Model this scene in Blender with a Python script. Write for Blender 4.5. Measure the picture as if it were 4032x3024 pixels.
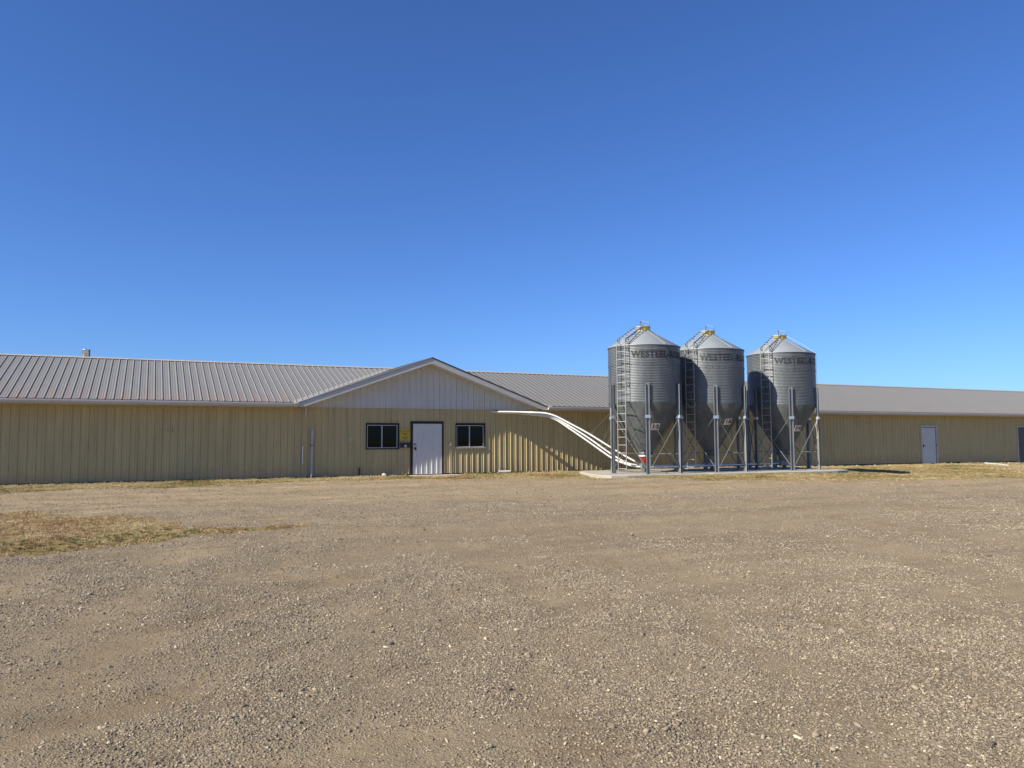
import bpy, bmesh, math, random
import numpy as np
from mathutils import Vector, Matrix, Quaternion
random.seed(7)
RNG = np.random.default_rng(11)
R = math.radians
scn = bpy.context.scene
for o in list(bpy.data.objects):
    bpy.data.objects.remove(o)
C = scn.collection

# ------------------------------------------------------------------ camera
F_PX, PSI, PITCH, ROLL = 3004.5, R(25.436), R(4.062), R(-0.2284)
CAM = Vector((0.0, -29.81, 1.497))
cd = bpy.data.cameras.new('camera')
cam = bpy.data.objects.new('camera', cd)
C.objects.link(cam)
cd.sensor_width = 36.0
cd.lens = F_PX * 36.0 / 4032.0
cd.clip_start, cd.clip_end = 0.05, 4000
fw = Vector((math.sin(PSI) * math.cos(PITCH), math.cos(PSI) * math.cos(PITCH), math.sin(PITCH)))
r0 = Vector((math.cos(PSI), -math.sin(PSI), 0))
u0 = r0.cross(fw)
rt = r0 * math.cos(ROLL) + u0 * math.sin(ROLL)
up = -r0 * math.sin(ROLL) + u0 * math.cos(ROLL)
m3 = Matrix((rt, up, -fw)).transposed()
cam.matrix_world = Matrix.Translation(CAM) @ m3.to_4x4()
scn.camera = cam

# ------------------------------------------------------------------ sky, sun, exposure
SUN_EL, SUN_AZ = R(36.0), R(8.8)          # light travels towards +X and a little into the wall
to_sun = Vector((-math.cos(SUN_AZ) * math.cos(SUN_EL), -math.sin(SUN_AZ) * math.cos(SUN_EL), math.sin(SUN_EL)))
w = bpy.data.worlds.new('World')
scn.world = w
w.use_nodes = True
nt = w.node_tree
bg = nt.nodes['Background']
sky = nt.nodes.new('ShaderNodeTexSky')
sky.sky_type = 'NISHITA'
sky.sun_disc = False
sky.sun_elevation = SUN_EL
sky.sun_rotation = math.atan2(to_sun.x, to_sun.y)
sky.altitude = 700
sky.air_density = 1.0
sky.dust_density = 0.7
sky.ozone_density = 2.2
tint = nt.nodes.new('ShaderNodeMixRGB')            # camera white balance of the sky colour, the same everywhere
tint.blend_type = 'MULTIPLY'
tint.inputs[0].default_value = 1.0
tint.inputs[2].default_value = (0.56, 0.885, 1.48, 1)
nt.links.new(sky.outputs[0], tint.inputs[1])
nt.links.new(tint.outputs[0], bg.inputs[0])
bg.inputs[1].default_value = 0.064
sl = bpy.data.lights.new('sun', 'SUN')
sun = bpy.data.objects.new('sun', sl)
C.objects.link(sun)
sl.energy = 5.0
sl.angle = R(0.53)
sl.color = (1.0, 0.92, 0.78)
sun.rotation_euler = to_sun.to_track_quat('Z', 'Y').to_euler()
sun.location = (-30, -10, 25)
scn.view_settings.view_transform = 'Standard'
scn.view_settings.look = 'None'
scn.view_settings.exposure = 0.70
scn.view_settings.gamma = 1.0
scn.view_settings.use_curve_mapping = False

# ------------------------------------------------------------------ noise for shapes
def _hash(ix, iy, s):
    n = (ix.astype(np.int64) * 374761393 + iy.astype(np.int64) * 668265263 + s * 974634777) & 0xFFFFFFFF
    n = ((n ^ (n >> 13)) * 1274126177) & 0xFFFFFFFF
    return ((n ^ (n >> 16)) & 0xFFFFFF) / float(0xFFFFFF)

def vnoise(x, y, s=0):
    x = np.asarray(x, float); y = np.asarray(y, float)
    ix, iy = np.floor(x), np.floor(y)
    fx, fy = x - ix, y - iy
    fx = fx * fx * (3 - 2 * fx); fy = fy * fy * (3 - 2 * fy)
    a = _hash(ix, iy, s); b = _hash(ix + 1, iy, s); c = _hash(ix, iy + 1, s); d = _hash(ix + 1, iy + 1, s)
    return (a * (1 - fx) + b * fx) * (1 - fy) + (c * (1 - fx) + d * fx) * fy

def fbm(x, y, o=4, s=0):
    t = 0; a = 0.5; n = 0
    for k in range(o):
        t = t + a * vnoise(x, y, s + k * 17); n += a; a *= 0.5; x = x * 2.03 + 3.1; y = y * 2.03 + 1.7
    return t / n

def sstep(a, b, x):
    t = np.clip((np.asarray(x, float) - a) / (b - a), 0, 1)
    return t * t * (3 - 2 * t)

# ------------------------------------------------------------------ materials
def mat(name, col, rough=0.6, metal=0.0, vary=0.0, vscale=4.0, bump=0.0, bscale=40.0, spec=0.5, col2=None, stretch=None, detail=5):
    m = bpy.data.materials.new(name); m.use_nodes = True
    t = m.node_tree; b = t.nodes['Principled BSDF']
    b.inputs['Base Color'].default_value = (*col, 1)
    b.inputs['Roughness'].default_value = rough
    b.inputs['Metallic'].default_value = metal
    b.inputs['Specular IOR Level'].default_value = spec
    if vary or bump or col2:
        geo = t.nodes.new('ShaderNodeNewGeometry')
        mp = t.nodes.new('ShaderNodeMapping')
        t.links.new(geo.outputs['Position'], mp.inputs[0])
        if stretch: mp.inputs['Scale'].default_value = stretch
    if vary or col2:
        n = t.nodes.new('ShaderNodeTexNoise'); n.inputs['Scale'].default_value = vscale; n.inputs['Detail'].default_value = detail
        n.inputs['Roughness'].default_value = 0.65
        t.links.new(mp.outputs[0], n.inputs['Vector'])
        r = t.nodes.new('ShaderNodeValToRGB')
        c2 = col2 or tuple(max(0, c * (1 - vary)) for c in col)
        c1 = col if col2 else tuple(min(1, c * (1 + vary)) for c in col)
        r.color_ramp.elements[0].position = 0.32; r.color_ramp.elements[1].position = 0.68
        r.color_ramp.elements[0].color = (*c2, 1); r.color_ramp.elements[1].color = (*c1, 1)
        t.links.new(n.outputs[0], r.inputs[0]); t.links.new(r.outputs[0], b.inputs['Base Color'])
    if bump:
        n2 = t.nodes.new('ShaderNodeTexNoise'); n2.inputs['Scale'].default_value = bscale; n2.inputs['Detail'].default_value = 4
        t.links.new(mp.outputs[0], n2.inputs['Vector'])
        bp = t.nodes.new('ShaderNodeBump'); bp.inputs['Strength'].default_value = bump; bp.inputs['Distance'].default_value = 0.01
        t.links.new(n2.outputs[0], bp.inputs['Height']); t.links.new(bp.outputs[0], b.inputs['Normal'])
    return m

M = {}
M['tan'] = mat('tan_steel', (0.455, 0.365, 0.178), 0.5, vary=0.09, vscale=1.1, stretch=(2.5, 1, 0.45), spec=0.35)
M['white_steel'] = mat('white_steel', (0.53, 0.52, 0.475), 0.45, vary=0.06, vscale=1.2, stretch=(2, 1, 0.5), spec=0.35)
M['door_white'] = mat('door_white', (0.58, 0.57, 0.53), 0.4, vary=0.06, vscale=3, spec=0.4)
M['trim'] = mat('trim_grey', (0.45, 0.445, 0.42), 0.45, vary=0.07, vscale=2.0, stretch=(0.4, 1, 1))
M['gutter'] = mat('gutter_grey', (0.48, 0.46, 0.455), 0.4, vary=0.08, vscale=2.5, stretch=(0.4, 1, 1))
M['flash'] = mat('flashing', (0.36, 0.345, 0.315), 0.4, vary=0.08, vscale=2)
M['soffit'] = mat('soffit_white', (0.6, 0.6, 0.6), 0.6)
M['dark'] = mat('dark_gap', (0.02, 0.02, 0.02), 0.9)
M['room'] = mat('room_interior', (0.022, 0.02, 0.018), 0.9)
M['concrete'] = mat('concrete', (0.37, 0.34, 0.275), 0.85, vary=0.14, vscale=1.6, bump=0.25, bscale=30)
M['found'] = mat('foundation', (0.03, 0.03, 0.03), 0.9, vary=0.3, vscale=3)
M['oldwood'] = mat('weathered_wood', (0.028, 0.024, 0.022), 0.85, col2=(0.012, 0.011, 0.011), vscale=9, stretch=(1, 1, 0.6), bump=0.3)
M['sash'] = mat('sash_white', (0.52, 0.52, 0.51), 0.4)
M['pvc'] = mat('white_pvc', (0.62, 0.61, 0.58), 0.35, vary=0.05, vscale=3)
M['greypvc'] = mat('grey_pvc', (0.40, 0.42, 0.45), 0.4, vary=0.05)
M['black'] = mat('black_metal', (0.012, 0.012, 0.014), 0.45)
M['yellow'] = mat('yellow_paint', (0.66, 0.50, 0.12), 0.5, vary=0.12, vscale=8)
M['signyellow'] = mat('sign_yellow', (0.60, 0.42, 0.03), 0.5, vary=0.08, vscale=9)
M['ink'] = mat('black_ink', (0.018, 0.018, 0.02), 0.6)
M['signink'] = mat('sign_ink', (0.03, 0.02, 0.01), 0.6)
M['red'] = mat('red_plastic', (0.28, 0.022, 0.014), 0.45, vary=0.2, vscale=9)
M['greyboot'] = mat('dull_boot', (0.16, 0.155, 0.14), 0.5, vary=0.2, vscale=6)
M['plate'] = mat('plate_white', (0.60, 0.57, 0.55), 0.5, vary=0.08, vscale=9)
M['plateamber'] = mat('plate_amber', (0.50, 0.36, 0.16), 0.5)
M['rope'] = mat('rope_tan', (0.55, 0.43, 0.26), 0.9)
M['stone'] = mat('pale_stone', (0.46, 0.41, 0.31), 0.85, vary=0.15, vscale=12)
M['doorgrey'] = mat('door_grey_white', (0.50, 0.51, 0.50), 0.4, vary=0.05, vscale=3)
M['doornavy'] = mat('door_navy', (0.022, 0.028, 0.038), 0.4, vary=0.1, vscale=3)
M['pinkslab'] = mat('doorstep_concrete', (0.40, 0.31, 0.26), 0.85, vary=0.12, vscale=4)
M['wire'] = mat('wire', (0.35, 0.32, 0.26), 0.5)
M['screw'] = mat('rusty_screw', (0.065, 0.035, 0.025), 0.8)
M['weed'] = mat('dead_weed', (0.12, 0.09, 0.065), 0.9)
M['galv_new'] = mat('galvanised_pipe', (0.62, 0.63, 0.65), 0.3, metal=0.85, vary=0.1, vscale=9)

def galv(name, base, rough, metal, vary, streak=True):
    m = mat(name, base, rough, metal, vary=vary, vscale=3.0, bump=0.08, bscale=60, stretch=(1, 1, 0.35) if streak else None)
    return m
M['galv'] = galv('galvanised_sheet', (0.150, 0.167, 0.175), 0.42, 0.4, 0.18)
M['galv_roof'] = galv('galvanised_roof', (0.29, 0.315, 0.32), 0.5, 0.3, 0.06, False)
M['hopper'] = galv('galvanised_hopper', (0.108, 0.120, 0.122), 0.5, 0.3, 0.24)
M['leg'] = galv('galvanised_leg', (0.20, 0.21, 0.215), 0.42, 0.3, 0.16)
M['brace'] = galv('galvanised_brace', (0.17, 0.17, 0.17), 0.42, 0.3, 0.12)
M['ladder'] = galv('galvanised_ladder', (0.35, 0.335, 0.31), 0.45, 0.2, 0.08)
M['bolt'] = mat('bolt', (0.06, 0.06, 0.06), 0.5, metal=0.5)

def roof_material(name, k):
    m = mat(name, (0.184 * k, 0.184 * k, 0.182 * k), 0.75, vary=0.05, vscale=2.0, stretch=(3, .4, .4), spec=0.12)
    t = m.node_tree; b = t.nodes['Principled BSDF']
    old = b.inputs['Base Color'].links[0].from_socket
    geo = t.nodes.new('ShaderNodeNewGeometry'); sp = t.nodes.new('ShaderNodeSeparateXYZ')
    t.links.new(geo.outputs['Position'], sp.inputs[0])
    # rust-pink dust that has settled along the lower edge, uneven from pan to pan
    mr = t.nodes.new('ShaderNodeMapRange'); mr.inputs[1].default_value = 3.55; mr.inputs[2].default_value = 2.85
    t.links.new(sp.outputs[2], mr.inputs[0])
    mp = t.nodes.new('ShaderNodeMapping'); mp.inputs['Scale'].default_value = (3.2, 0.5, 0.5); t.links.new(geo.outputs['Position'], mp.inputs[0])
    n = t.nodes.new('ShaderNodeTexNoise'); n.inputs['Scale'].default_value = 1.3; n.inputs['Detail'].default_value = 6; t.links.new(mp.outputs[0], n.inputs['Vector'])
    r2 = t.nodes.new('ShaderNodeMapRange'); r2.inputs[1].default_value = 0.36; r2.inputs[2].default_value = 0.66; t.links.new(n.outputs[0], r2.inputs[0])
    mu = t.nodes.new('ShaderNodeMath'); mu.operation = 'MULTIPLY'; lf = t.nodes.new('ShaderNodeMapRange'); lf.inputs[1].default_value = 9; lf.inputs[2].default_value = 5.5; lf.inputs[3].default_value = .22; t.links.new(sp.outputs[0], lf.inputs[0])
    m0 = t.nodes.new('ShaderNodeMath'); m0.operation = 'MULTIPLY'; t.links.new(mr.outputs[0], m0.inputs[0]); t.links.new(lf.outputs[0], m0.inputs[1])
    t.links.new(m0.outputs[0], mu.inputs[0]); t.links.new(r2.outputs[0], mu.inputs[1])
    mu2 = t.nodes.new('ShaderNodeMath'); mu2.operation = 'MULTIPLY'; mu2.inputs[1].default_value = 0.6; t.links.new(mu.outputs[0], mu2.inputs[0])
    mx = t.nodes.new('ShaderNodeMixRGB'); mx.inputs[2].default_value = (0.25, 0.15, 0.11, 1)
    t.links.new(mu2.outputs[0], mx.inputs[0]); t.links.new(old, mx.inputs[1]); t.links.new(mx.outputs[0], b.inputs['Base Color'])
    return m
M['roof'] = roof_material('roof_steel', 1.0)
M['roof_right'] = roof_material('roof_steel_darker', .80)          # the wing right of the gable is darker

def splash(m):
    """dried mud thrown up on the foot of the wall, and faint runs below the eaves"""
    t = m.node_tree; b = t.nodes['Principled BSDF']; old = b.inputs['Base Color'].links[0].from_socket; L = t.links.new
    geo = t.nodes.new('ShaderNodeNewGeometry'); sp = t.nodes.new('ShaderNodeSeparateXYZ'); L(geo.outputs['Position'], sp.inputs[0])
    n = t.nodes.new('ShaderNodeTexNoise'); n.inputs['Scale'].default_value = 3.0; n.inputs['Detail'].default_value = 8; n.inputs['Roughness'].default_value = .75; L(geo.outputs['Position'], n.inputs['Vector'])
    hh = t.nodes.new('ShaderNodeMath'); hh.operation = 'MULTIPLY_ADD'; L(n.outputs[0], hh.inputs[0]); hh.inputs[1].default_value = -1.1; L(sp.outputs[2], hh.inputs[2])
    mr = t.nodes.new('ShaderNodeMapRange'); mr.inputs[1].default_value = .05; mr.inputs[2].default_value = -.5; mr.inputs[4].default_value = .6; L(hh.outputs[0], mr.inputs[0])
    mx = t.nodes.new('ShaderNodeMixRGB'); mx.inputs[2].default_value = (.30, .235, .15, 1); L(mr.outputs[0], mx.inputs[0]); L(old, mx.inputs[1])
    mp = t.nodes.new('ShaderNodeMapping'); mp.inputs['Scale'].default_value = (7, 1, .25); L(geo.outputs['Position'], mp.inputs[0])
    n2 = t.nodes.new('ShaderNodeTexNoise'); n2.inputs['Scale'].default_value = 1.0; n2.inputs['Detail'].default_value = 5; L(mp.outputs[0], n2.inputs['Vector'])
    m2 = t.nodes.new('ShaderNodeMapRange'); m2.inputs[1].default_value = .52; m2.inputs[2].default_value = .75; m2.inputs[4].default_value = .28; L(n2.outputs[0], m2.inputs[0])
    mx2 = t.nodes.new('ShaderNodeMixRGB'); mx2.inputs[2].default_value = (.24, .185, .10, 1); L(m2.outputs[0], mx2.inputs[0]); L(mx.outputs[0], mx2.inputs[1]); L(mx2.outputs[0], b.inputs['Base Color'])
splash(M['tan'])
M['rib_shade'] = mat('painted_rib_shade', (0.20, 0.16, 0.085), 0.9)  # thin dark line that paints the shaded right edge of each rib
M['rib_shade_grey'] = mat('painted_rib_shade_grey', (0.25, 0.25, 0.24), 0.9)  # the same painted rib shade, in grey for the white gable

def glass_material():
    m = bpy.data.materials.new('window_glass'); m.use_nodes = True
    b = m.node_tree.nodes['Principled BSDF']
    b.inputs['Base Color'].default_value = (0.75, 0.8, 0.8, 1)
    b.inputs['Roughness'].default_value = 0.02
    b.inputs['Transmission Weight'].default_value = 1.0
    b.inputs['IOR'].default_value = 1.22
    return m
M['glass'] = glass_material()

def ink_faded(name, lo, hi):
    m = mat(name, (0.03, 0.03, 0.035), 0.6)
    t = m.node_tree; b = t.nodes['Principled BSDF']
    geo = t.nodes.new('ShaderNodeNewGeometry')
    n = t.nodes.new('ShaderNodeTexNoise'); n.inputs['Scale'].default_value = 5.0; n.inputs['Detail'].default_value = 8; n.inputs['Roughness'].default_value = .75
    t.links.new(geo.outputs['Position'], n.inputs['Vector'])
    mr = t.nodes.new('ShaderNodeMapRange'); mr.inputs[1].default_value = lo; mr.inputs[2].default_value = hi
    t.links.new(n.outputs[0], mr.inputs[0]); t.links.new(mr.outputs[0], b.inputs['Alpha'])
    return m
M['inkfresh'] = ink_faded('ring_ink', 0.22, 0.42)
M['inkfaded'] = ink_faded('ring_ink_faded', 0.36, 0.62)

# ------------------------------------------------------------------ mesh helpers
class MB:
    def __init__(s): s.v = []; s.f = []; s.mi = []; s.sm = []
    def add(s, vs, fs, mi=0, smooth=False):
        o = len(s.v); s.v += [tuple(v) for v in vs]
        for f in fs: s.f.append(tuple(i + o for i in f)); s.mi.append(mi); s.sm.append(smooth)
    def box(s, c, d, rot=None, mi=0):
        hx, hy, hz = d[0] / 2, d[1] / 2, d[2] / 2
        vs = [Vector((x, y, z)) for x in (-hx, hx) for y in (-hy, hy) for z in (-hz, hz)]
        if rot is not None: vs = [rot @ v for v in vs]
        vs = [v + Vector(c) for v in vs]
        s.add(vs, [(0, 1, 3, 2), (4, 6, 7, 5), (0, 4, 5, 1), (2, 3, 7, 6), (0, 2, 6, 4), (1, 5, 7, 3)], mi)
    def span(s, a, b, mi=0):
        a = Vector(a); b = Vector(b); s.box((a + b) / 2, [abs(x) for x in (b - a)], mi=mi)
    def bar(s, a, b, wd, th, side=None, mi=0):
        a = Vector(a); b = Vector(b); d = (b - a); L = d.length; d.normalize()
        h = Vector(side) if side is not None else Vector((0, 0, 1))
        if abs(d.dot(h.normalized())) > .98: h = Vector((1, 0, 0))
        x = d.cross(h).normalized(); y = x.cross(d).normalized()
        rot = Matrix((x, y, d)).transposed()
        s.box((a + b) / 2, (wd, th, L), rot, mi)
    def tube(s, pts, r, n=10, mi=0, caps=True, smooth=True):
        pts = [Vector(p) for p in pts]; rings = []; prev = None
        rs = r if isinstance(r, (list, tuple)) else [r] * len(pts)
        for i, p in enumerate(pts):
            d = ((pts[min(i + 1, len(pts) - 1)] - p).normalized() + (p - pts[max(i - 1, 0)]).normalized()).normalized()
            if prev is None:
                h = Vector((0, 0, 1)) if abs(d.z) < .9 else Vector((1, 0, 0)); x = d.cross(h).normalized()
            else:
                x = (prev - d * prev.dot(d)).normalized()
            y = d.cross(x); prev = x
            rings.append([p + (x * math.cos(2 * math.pi * k / n) + y * math.sin(2 * math.pi * k / n)) * rs[i] for k in range(n)])
        vs = [v for g in rings for v in g]; fs = []
        for i in range(len(pts) - 1):
            for k in range(n):
                fs.append((i * n + k, i * n + (k + 1) % n, (i + 1) * n + (k + 1) % n, (i + 1) * n + k))
        s.add(vs, fs, mi, smooth)
        if caps:
            s.add(rings[0], [tuple(range(n))[::-1]], mi); s.add(rings[-1], [tuple(range(n))], mi)
    def lathe(s, prof, n=64, a0=0.0, a1=2 * math.pi, mi=0, smooth=True, c=(0, 0)):
        full = abs(a1 - a0 - 2 * math.pi) < 1e-6; m = n if full else n + 1
        vs = [(c[0] + r * math.cos(a0 + (a1 - a0) * k / n), c[1] + r * math.sin(a0 + (a1 - a0) * k / n), z) for r, z in prof for k in range(m)]
        fs = []
        for i in range(len(prof) - 1):
            for k in range(n):
                k2 = (k + 1) % m
                fs.append((i * m + k, i * m + k2, (i + 1) * m + k2, (i + 1) * m + k))
        s.add(vs, fs, mi, smooth)
    def prism(s, poly, axis_from, axis_to, mi=0):
        """poly: (a,b) points placed by axis_from(a,b) and axis_to(a,b)"""
        n = len(poly); vs = [axis_from(*p) for p in poly] + [axis_to(*p) for p in poly]
        fs = [(i, (i + 1) % n, n + (i + 1) % n, n + i) for i in range(n)] + [tuple(range(n))[::-1], tuple(range(n, 2 * n))]
        s.add(vs, fs, mi)
    def mesh(s, name, mats):
        me = bpy.data.meshes.new(name); me.from_pydata([tuple(v) for v in s.v], [], s.f)
        for m in (mats if isinstance(mats, (list, tuple)) else [mats]): me.materials.append(m)
        me.polygons.foreach_set('material_index', s.mi); me.polygons.foreach_set('use_smooth', s.sm); me.update()
        return me
    def build(s, name, mats, parent=None, loc=None):
        return link(name, s.mesh(name, mats), parent, loc)

def link(name, me, parent=None, loc=None):
    """loc: location in the parent's space (zero = mesh is already in that space)"""
    o = bpy.data.objects.new(name, me); C.objects.link(o)
    if parent: o.parent = parent
    if loc is not None: o.location = loc
    return o
def thing(name, loc, label, cat, group=None):
    o = bpy.data.objects.new(name, None); o.empty_display_size = 0.3; C.objects.link(o); o.location = loc
    return tag(o, label, cat, group)
def tag(o, label=None, cat=None, group=None, kind=None):
    if label: o['label'] = label
    if cat: o['category'] = cat
    if group: o['group'] = group
    if kind: o['kind'] = kind
    return o
def copy_tree(o, parent=None):
    c = o.copy(); C.objects.link(c)
    if parent: c.parent = parent
    for ch in list(o.children): copy_tree(ch, c)
    return c
def text_mesh(txt, size, bold=0.0, align='CENTER', spacing=1.0):
    cu = bpy.data.curves.new('t', 'FONT'); cu.body = txt; cu.size = size; cu.offset = bold; cu.align_x = align; cu.align_y = 'CENTER'; cu.space_character = spacing
    cu.resolution_u = 3
    ob = bpy.data.objects.new('t', cu); C.objects.link(ob)
    dg = bpy.context.evaluated_depsgraph_get(); me = bpy.data.meshes.new_from_object(ob.evaluated_get(dg))
    bpy.data.objects.remove(ob); bpy.data.curves.remove(cu)
    return me

# ------------------------------------------------------------------ the ground
PAD = [(16.25, -2.3), (15.9, -2.75), (15.55, -3.6), (15.2, -4.7), (15.0, -5.7), (15.2, -6.2), (15.8, -6.40), (16.7, -6.5), (19.0, -6.72),
       (21.6, -6.98), (24.0, -7.22), (25.4, -7.3), (26.15, -7.15), (26.45, -6.6), (26.4, -4.6), (26.25, -3.1), (25.9, -2.75), (24.5, -2.6), (20.5, -2.4)]
def pad_dist(x, y):
    """rough signed distance to the pad (negative inside)"""
    cx, cy, hx, hy = 20.9, -4.85, 5.9, 2.1
    dx = np.abs(x - cx) - hx; dy = np.abs(y - (cy - 0.08 * (x - cx))) - hy
    return np.maximum(dx, dy)
def ground_z(x, y, fine=True):
    x = np.asarray(x, float); y = np.asarray(y, float)
    z = -0.10 * sstep(26, 36, x) - 0.12 * sstep(43, 52, x)
    z = z + 0.075 * (1 - sstep(0.2, 3.5, pad_dist(x, y))) * sstep(14, 17, x)
    z = z - 0.20 * np.exp(-((x - 31.5) / 5.5) ** 2) * sstep(.6, 7.0, -y) * (1 - sstep(8.0, 12.5, -y))   # shallow swale right of the slab
    wall = sstep(0.0, 2.5, -y)
    if fine:
        z = z + (fbm(x * .35, y * .35, 3, 5) - .5) * 0.10 * wall * sstep(-28, -24, y)
        z = z + (fbm(x * 1.6, y * 1.6, 3, 9) - .5) * 0.065 * wall
        # wheel ruts that curve along the drive in front of the barn
        rut = np.sin((y + 0.10 * x + 1.2 * fbm(x * .12, y * .12, 2, 31)) * 2.7)
        z = z + 0.010 * rut * sstep(-6, -10, y)
        z = z + (fbm(x * 6, y * 6, 2, 13) - .5) * 0.018
    return z
def grass_mask(x, y):
    """0..1: strip along the wall, verge right of and before the pad, rough patch on the left"""
    x = np.asarray(x, float); y = np.asarray(y, float)
    e = (fbm(x * .9, y * .9, 4, 41) - .5)
    edge = np.interp(x, [-30, -3.7, .9, 6.2, 9, 12, 14.8, 17.2, 21.5, 27.3, 40, 80], [-5.0, -4.3, -3.1, -2.6, -2.9, -3.9, -6.6, -8.6, -11.0, -12.9, -15.5, -22])
    g = sstep(-.7, .7, (y - edge) + e * 2.4)
    # rough patch on the left: sharp edge towards the camera, fading out towards the barn
    lo = y - (-17.42 + .40 * x); hi = np.interp(x, [-12, -2.6, -.33, 1.25, 1.75], [-10.3, -11.5, -13.2, -16.1, -16.75]) - y
    g2 = sstep(-.45, .45, np.minimum(lo * 1.8, hi * .6) + e * 2.6)
    return np.maximum(g, g2), g2

def axis(lo, hi, dense_lo, dense_hi, step):
    core = list(np.arange(dense_lo, dense_hi + 1e-6, step)); out = []; s = step; p = dense_lo
    while p > lo: s *= 1.35; p -= s; out.append(p)
    a = out[::-1] + core; s = step; p = core[-1]
    while p < hi: s *= 1.35; p += s; a.append(p)
    return np.array(a)
LANES = [
    [(-0.76, -24.26), (0.25, -23.13), (2.04, -21.6), (4.87, -20.23), (8.56, -20.17), (13.68, -21.59)],
    [(-0.61, -25.29), (0.51, -24.49), (2.22, -23.53), (4.97, -22.55), (8.22, -22.47), (10.84, -23.28)],
    [(1.67, -26.64), (1.98, -25.98), (2.55, -24.44), (3.03, -22.41), (2.98, -19.26), (1.34, -15.17)],
    [(1.95, -26.77), (2.41, -25.96), (3.03, -24.51), (3.56, -22.52), (3.53, -19.82)],
    [(4.36, -27.14), (5.08, -25.25), (5.22, -22.68), (4.45, -19.43), (2.29, -14.69), (-3.05, -8.74)],
    [(0.06, -25.85), (0.62, -24.83), (2.47, -22.84), (6.02, -21.6), (10.23, -22.08)],
    [(-9, -9.5), (-2, -8.6), (5, -8.4), (12, -10.2), (20, -14.5), (32, -19)], [(-9, -11.2), (-2, -10.3), (5, -10.1), (12, -12.0), (20, -16.3), (30, -20.5)],
    [(-6, -19.5), (2, -17.6), (9, -16.2), (16, -16.9), (24, -20.5)],
]
def lane_fields(x, y):
    """wheel lanes (pressed smooth) and the low ridges of stones they push aside"""
    shp = x.shape; x = x.reshape(-1); y = y.reshape(-1); lane = np.zeros_like(x); berm = np.zeros_like(x)
    for j, L_ in enumerate(LANES):
        L_ = np.array(L_); t = np.concatenate([[0], np.cumsum(np.hypot(*np.diff(L_, axis=0).T))]); tt = np.linspace(0, t[-1], 70)
        # smooth the corners of the line
        px_, py_ = np.interp(tt, t, L_[:, 0]), np.interp(tt, t, L_[:, 1])
        for _ in range(6): px_[1:-1] = (px_[:-2] + px_[1:-1] + px_[2:]) / 3; py_[1:-1] = (py_[:-2] + py_[1:-1] + py_[2:]) / 3
        d = np.full(len(x), 1e9)
        for a_, b_ in zip(px_, py_): np.minimum(d, (x - a_) ** 2 + (y - b_) ** 2, out=d)
        d = np.sqrt(np.maximum(d - (tt[1] / 2) ** 2 * .3, 0)); wdt = .14 if j < 6 else .26
        k_ = (.08 + .62 * sstep(.42, .66, fbm(x * .55 + 11 * j, y * .55, 4, 200 + j))) * (.7 if j in (2, 3) else 1); d = d + (fbm(x * 2.2, y * 2.2, 2, 230 + j) - .5) * .34
        lane = np.maximum(lane, k_ * np.exp(-(np.abs(d) / wdt) ** 3)); berm = np.maximum(berm, k_ * np.exp(-((d - wdt * 2.1) / (wdt * .75)) ** 2))
    berm = berm * (1 - lane)
    return lane.reshape(shp), berm.reshape(shp)
gx = axis(-900, 900, -11, 46, 0.13); gy = axis(-900, 900, -30.5, 0.6, 0.11)
GX, GY = np.meshgrid(gx, gy); GZ = ground_z(GX, GY)
LANE, BERM = lane_fields(GX, GY)
def at_grid(field, x, y):
    i = np.clip(np.searchsorted(gx, x) - 1, 0, len(gx) - 2); j = np.clip(np.searchsorted(gy, y) - 1, 0, len(gy) - 2)
    fx = (x - gx[i]) / (gx[i + 1] - gx[i]); fy = (y - gy[j]) / (gy[j + 1] - gy[j])
    return (field[j, i] * (1 - fx) + field[j, i + 1] * fx) * (1 - fy) + (field[j + 1, i] * (1 - fx) + field[j + 1, i + 1] * fx) * fy
far = np.maximum(sstep(60, 200, np.abs(GX - 15)), sstep(60, 200, np.abs(GY + 15))); GZ = GZ * (1 - far)
inpad = pad_dist(GX, GY) < 0.0
GZ = np.where(inpad, np.minimum(GZ, 0.05), GZ)
GZ = GZ - .011 * LANE + .009 * BERM
nx, ny = len(gx), len(gy)
idx = np.arange(nx * ny).reshape(ny, nx)
quads = np.stack([idx[:-1, :-1], idx[:-1, 1:], idx[1:, 1:], idx[1:, :-1]], -1).reshape(-1, 4)
me = bpy.data.meshes.new('ground')
me.vertices.add(nx * ny); me.vertices.foreach_set('co', np.stack([GX, GY, GZ], -1).reshape(-1))
me.loops.add(len(quads) * 4); me.loops.foreach_set('vertex_index', quads.reshape(-1))
me.polygons.add(len(quads)); me.polygons.foreach_set('loop_start', np.arange(len(quads)) * 4)
me.update(calc_edges=True); me.polygons.foreach_set('use_smooth', np.ones(len(quads), bool))
gm, gm2 = grass_mask(GX, GY)
a = me.attributes.new('grass', 'FLOAT', 'POINT'); a.data.foreach_set('value', gm.reshape(-1).astype(np.float32))
a = me.attributes.new('patch', 'FLOAT', 'POINT'); a.data.foreach_set('value', gm2.reshape(-1).astype(np.float32))

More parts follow.
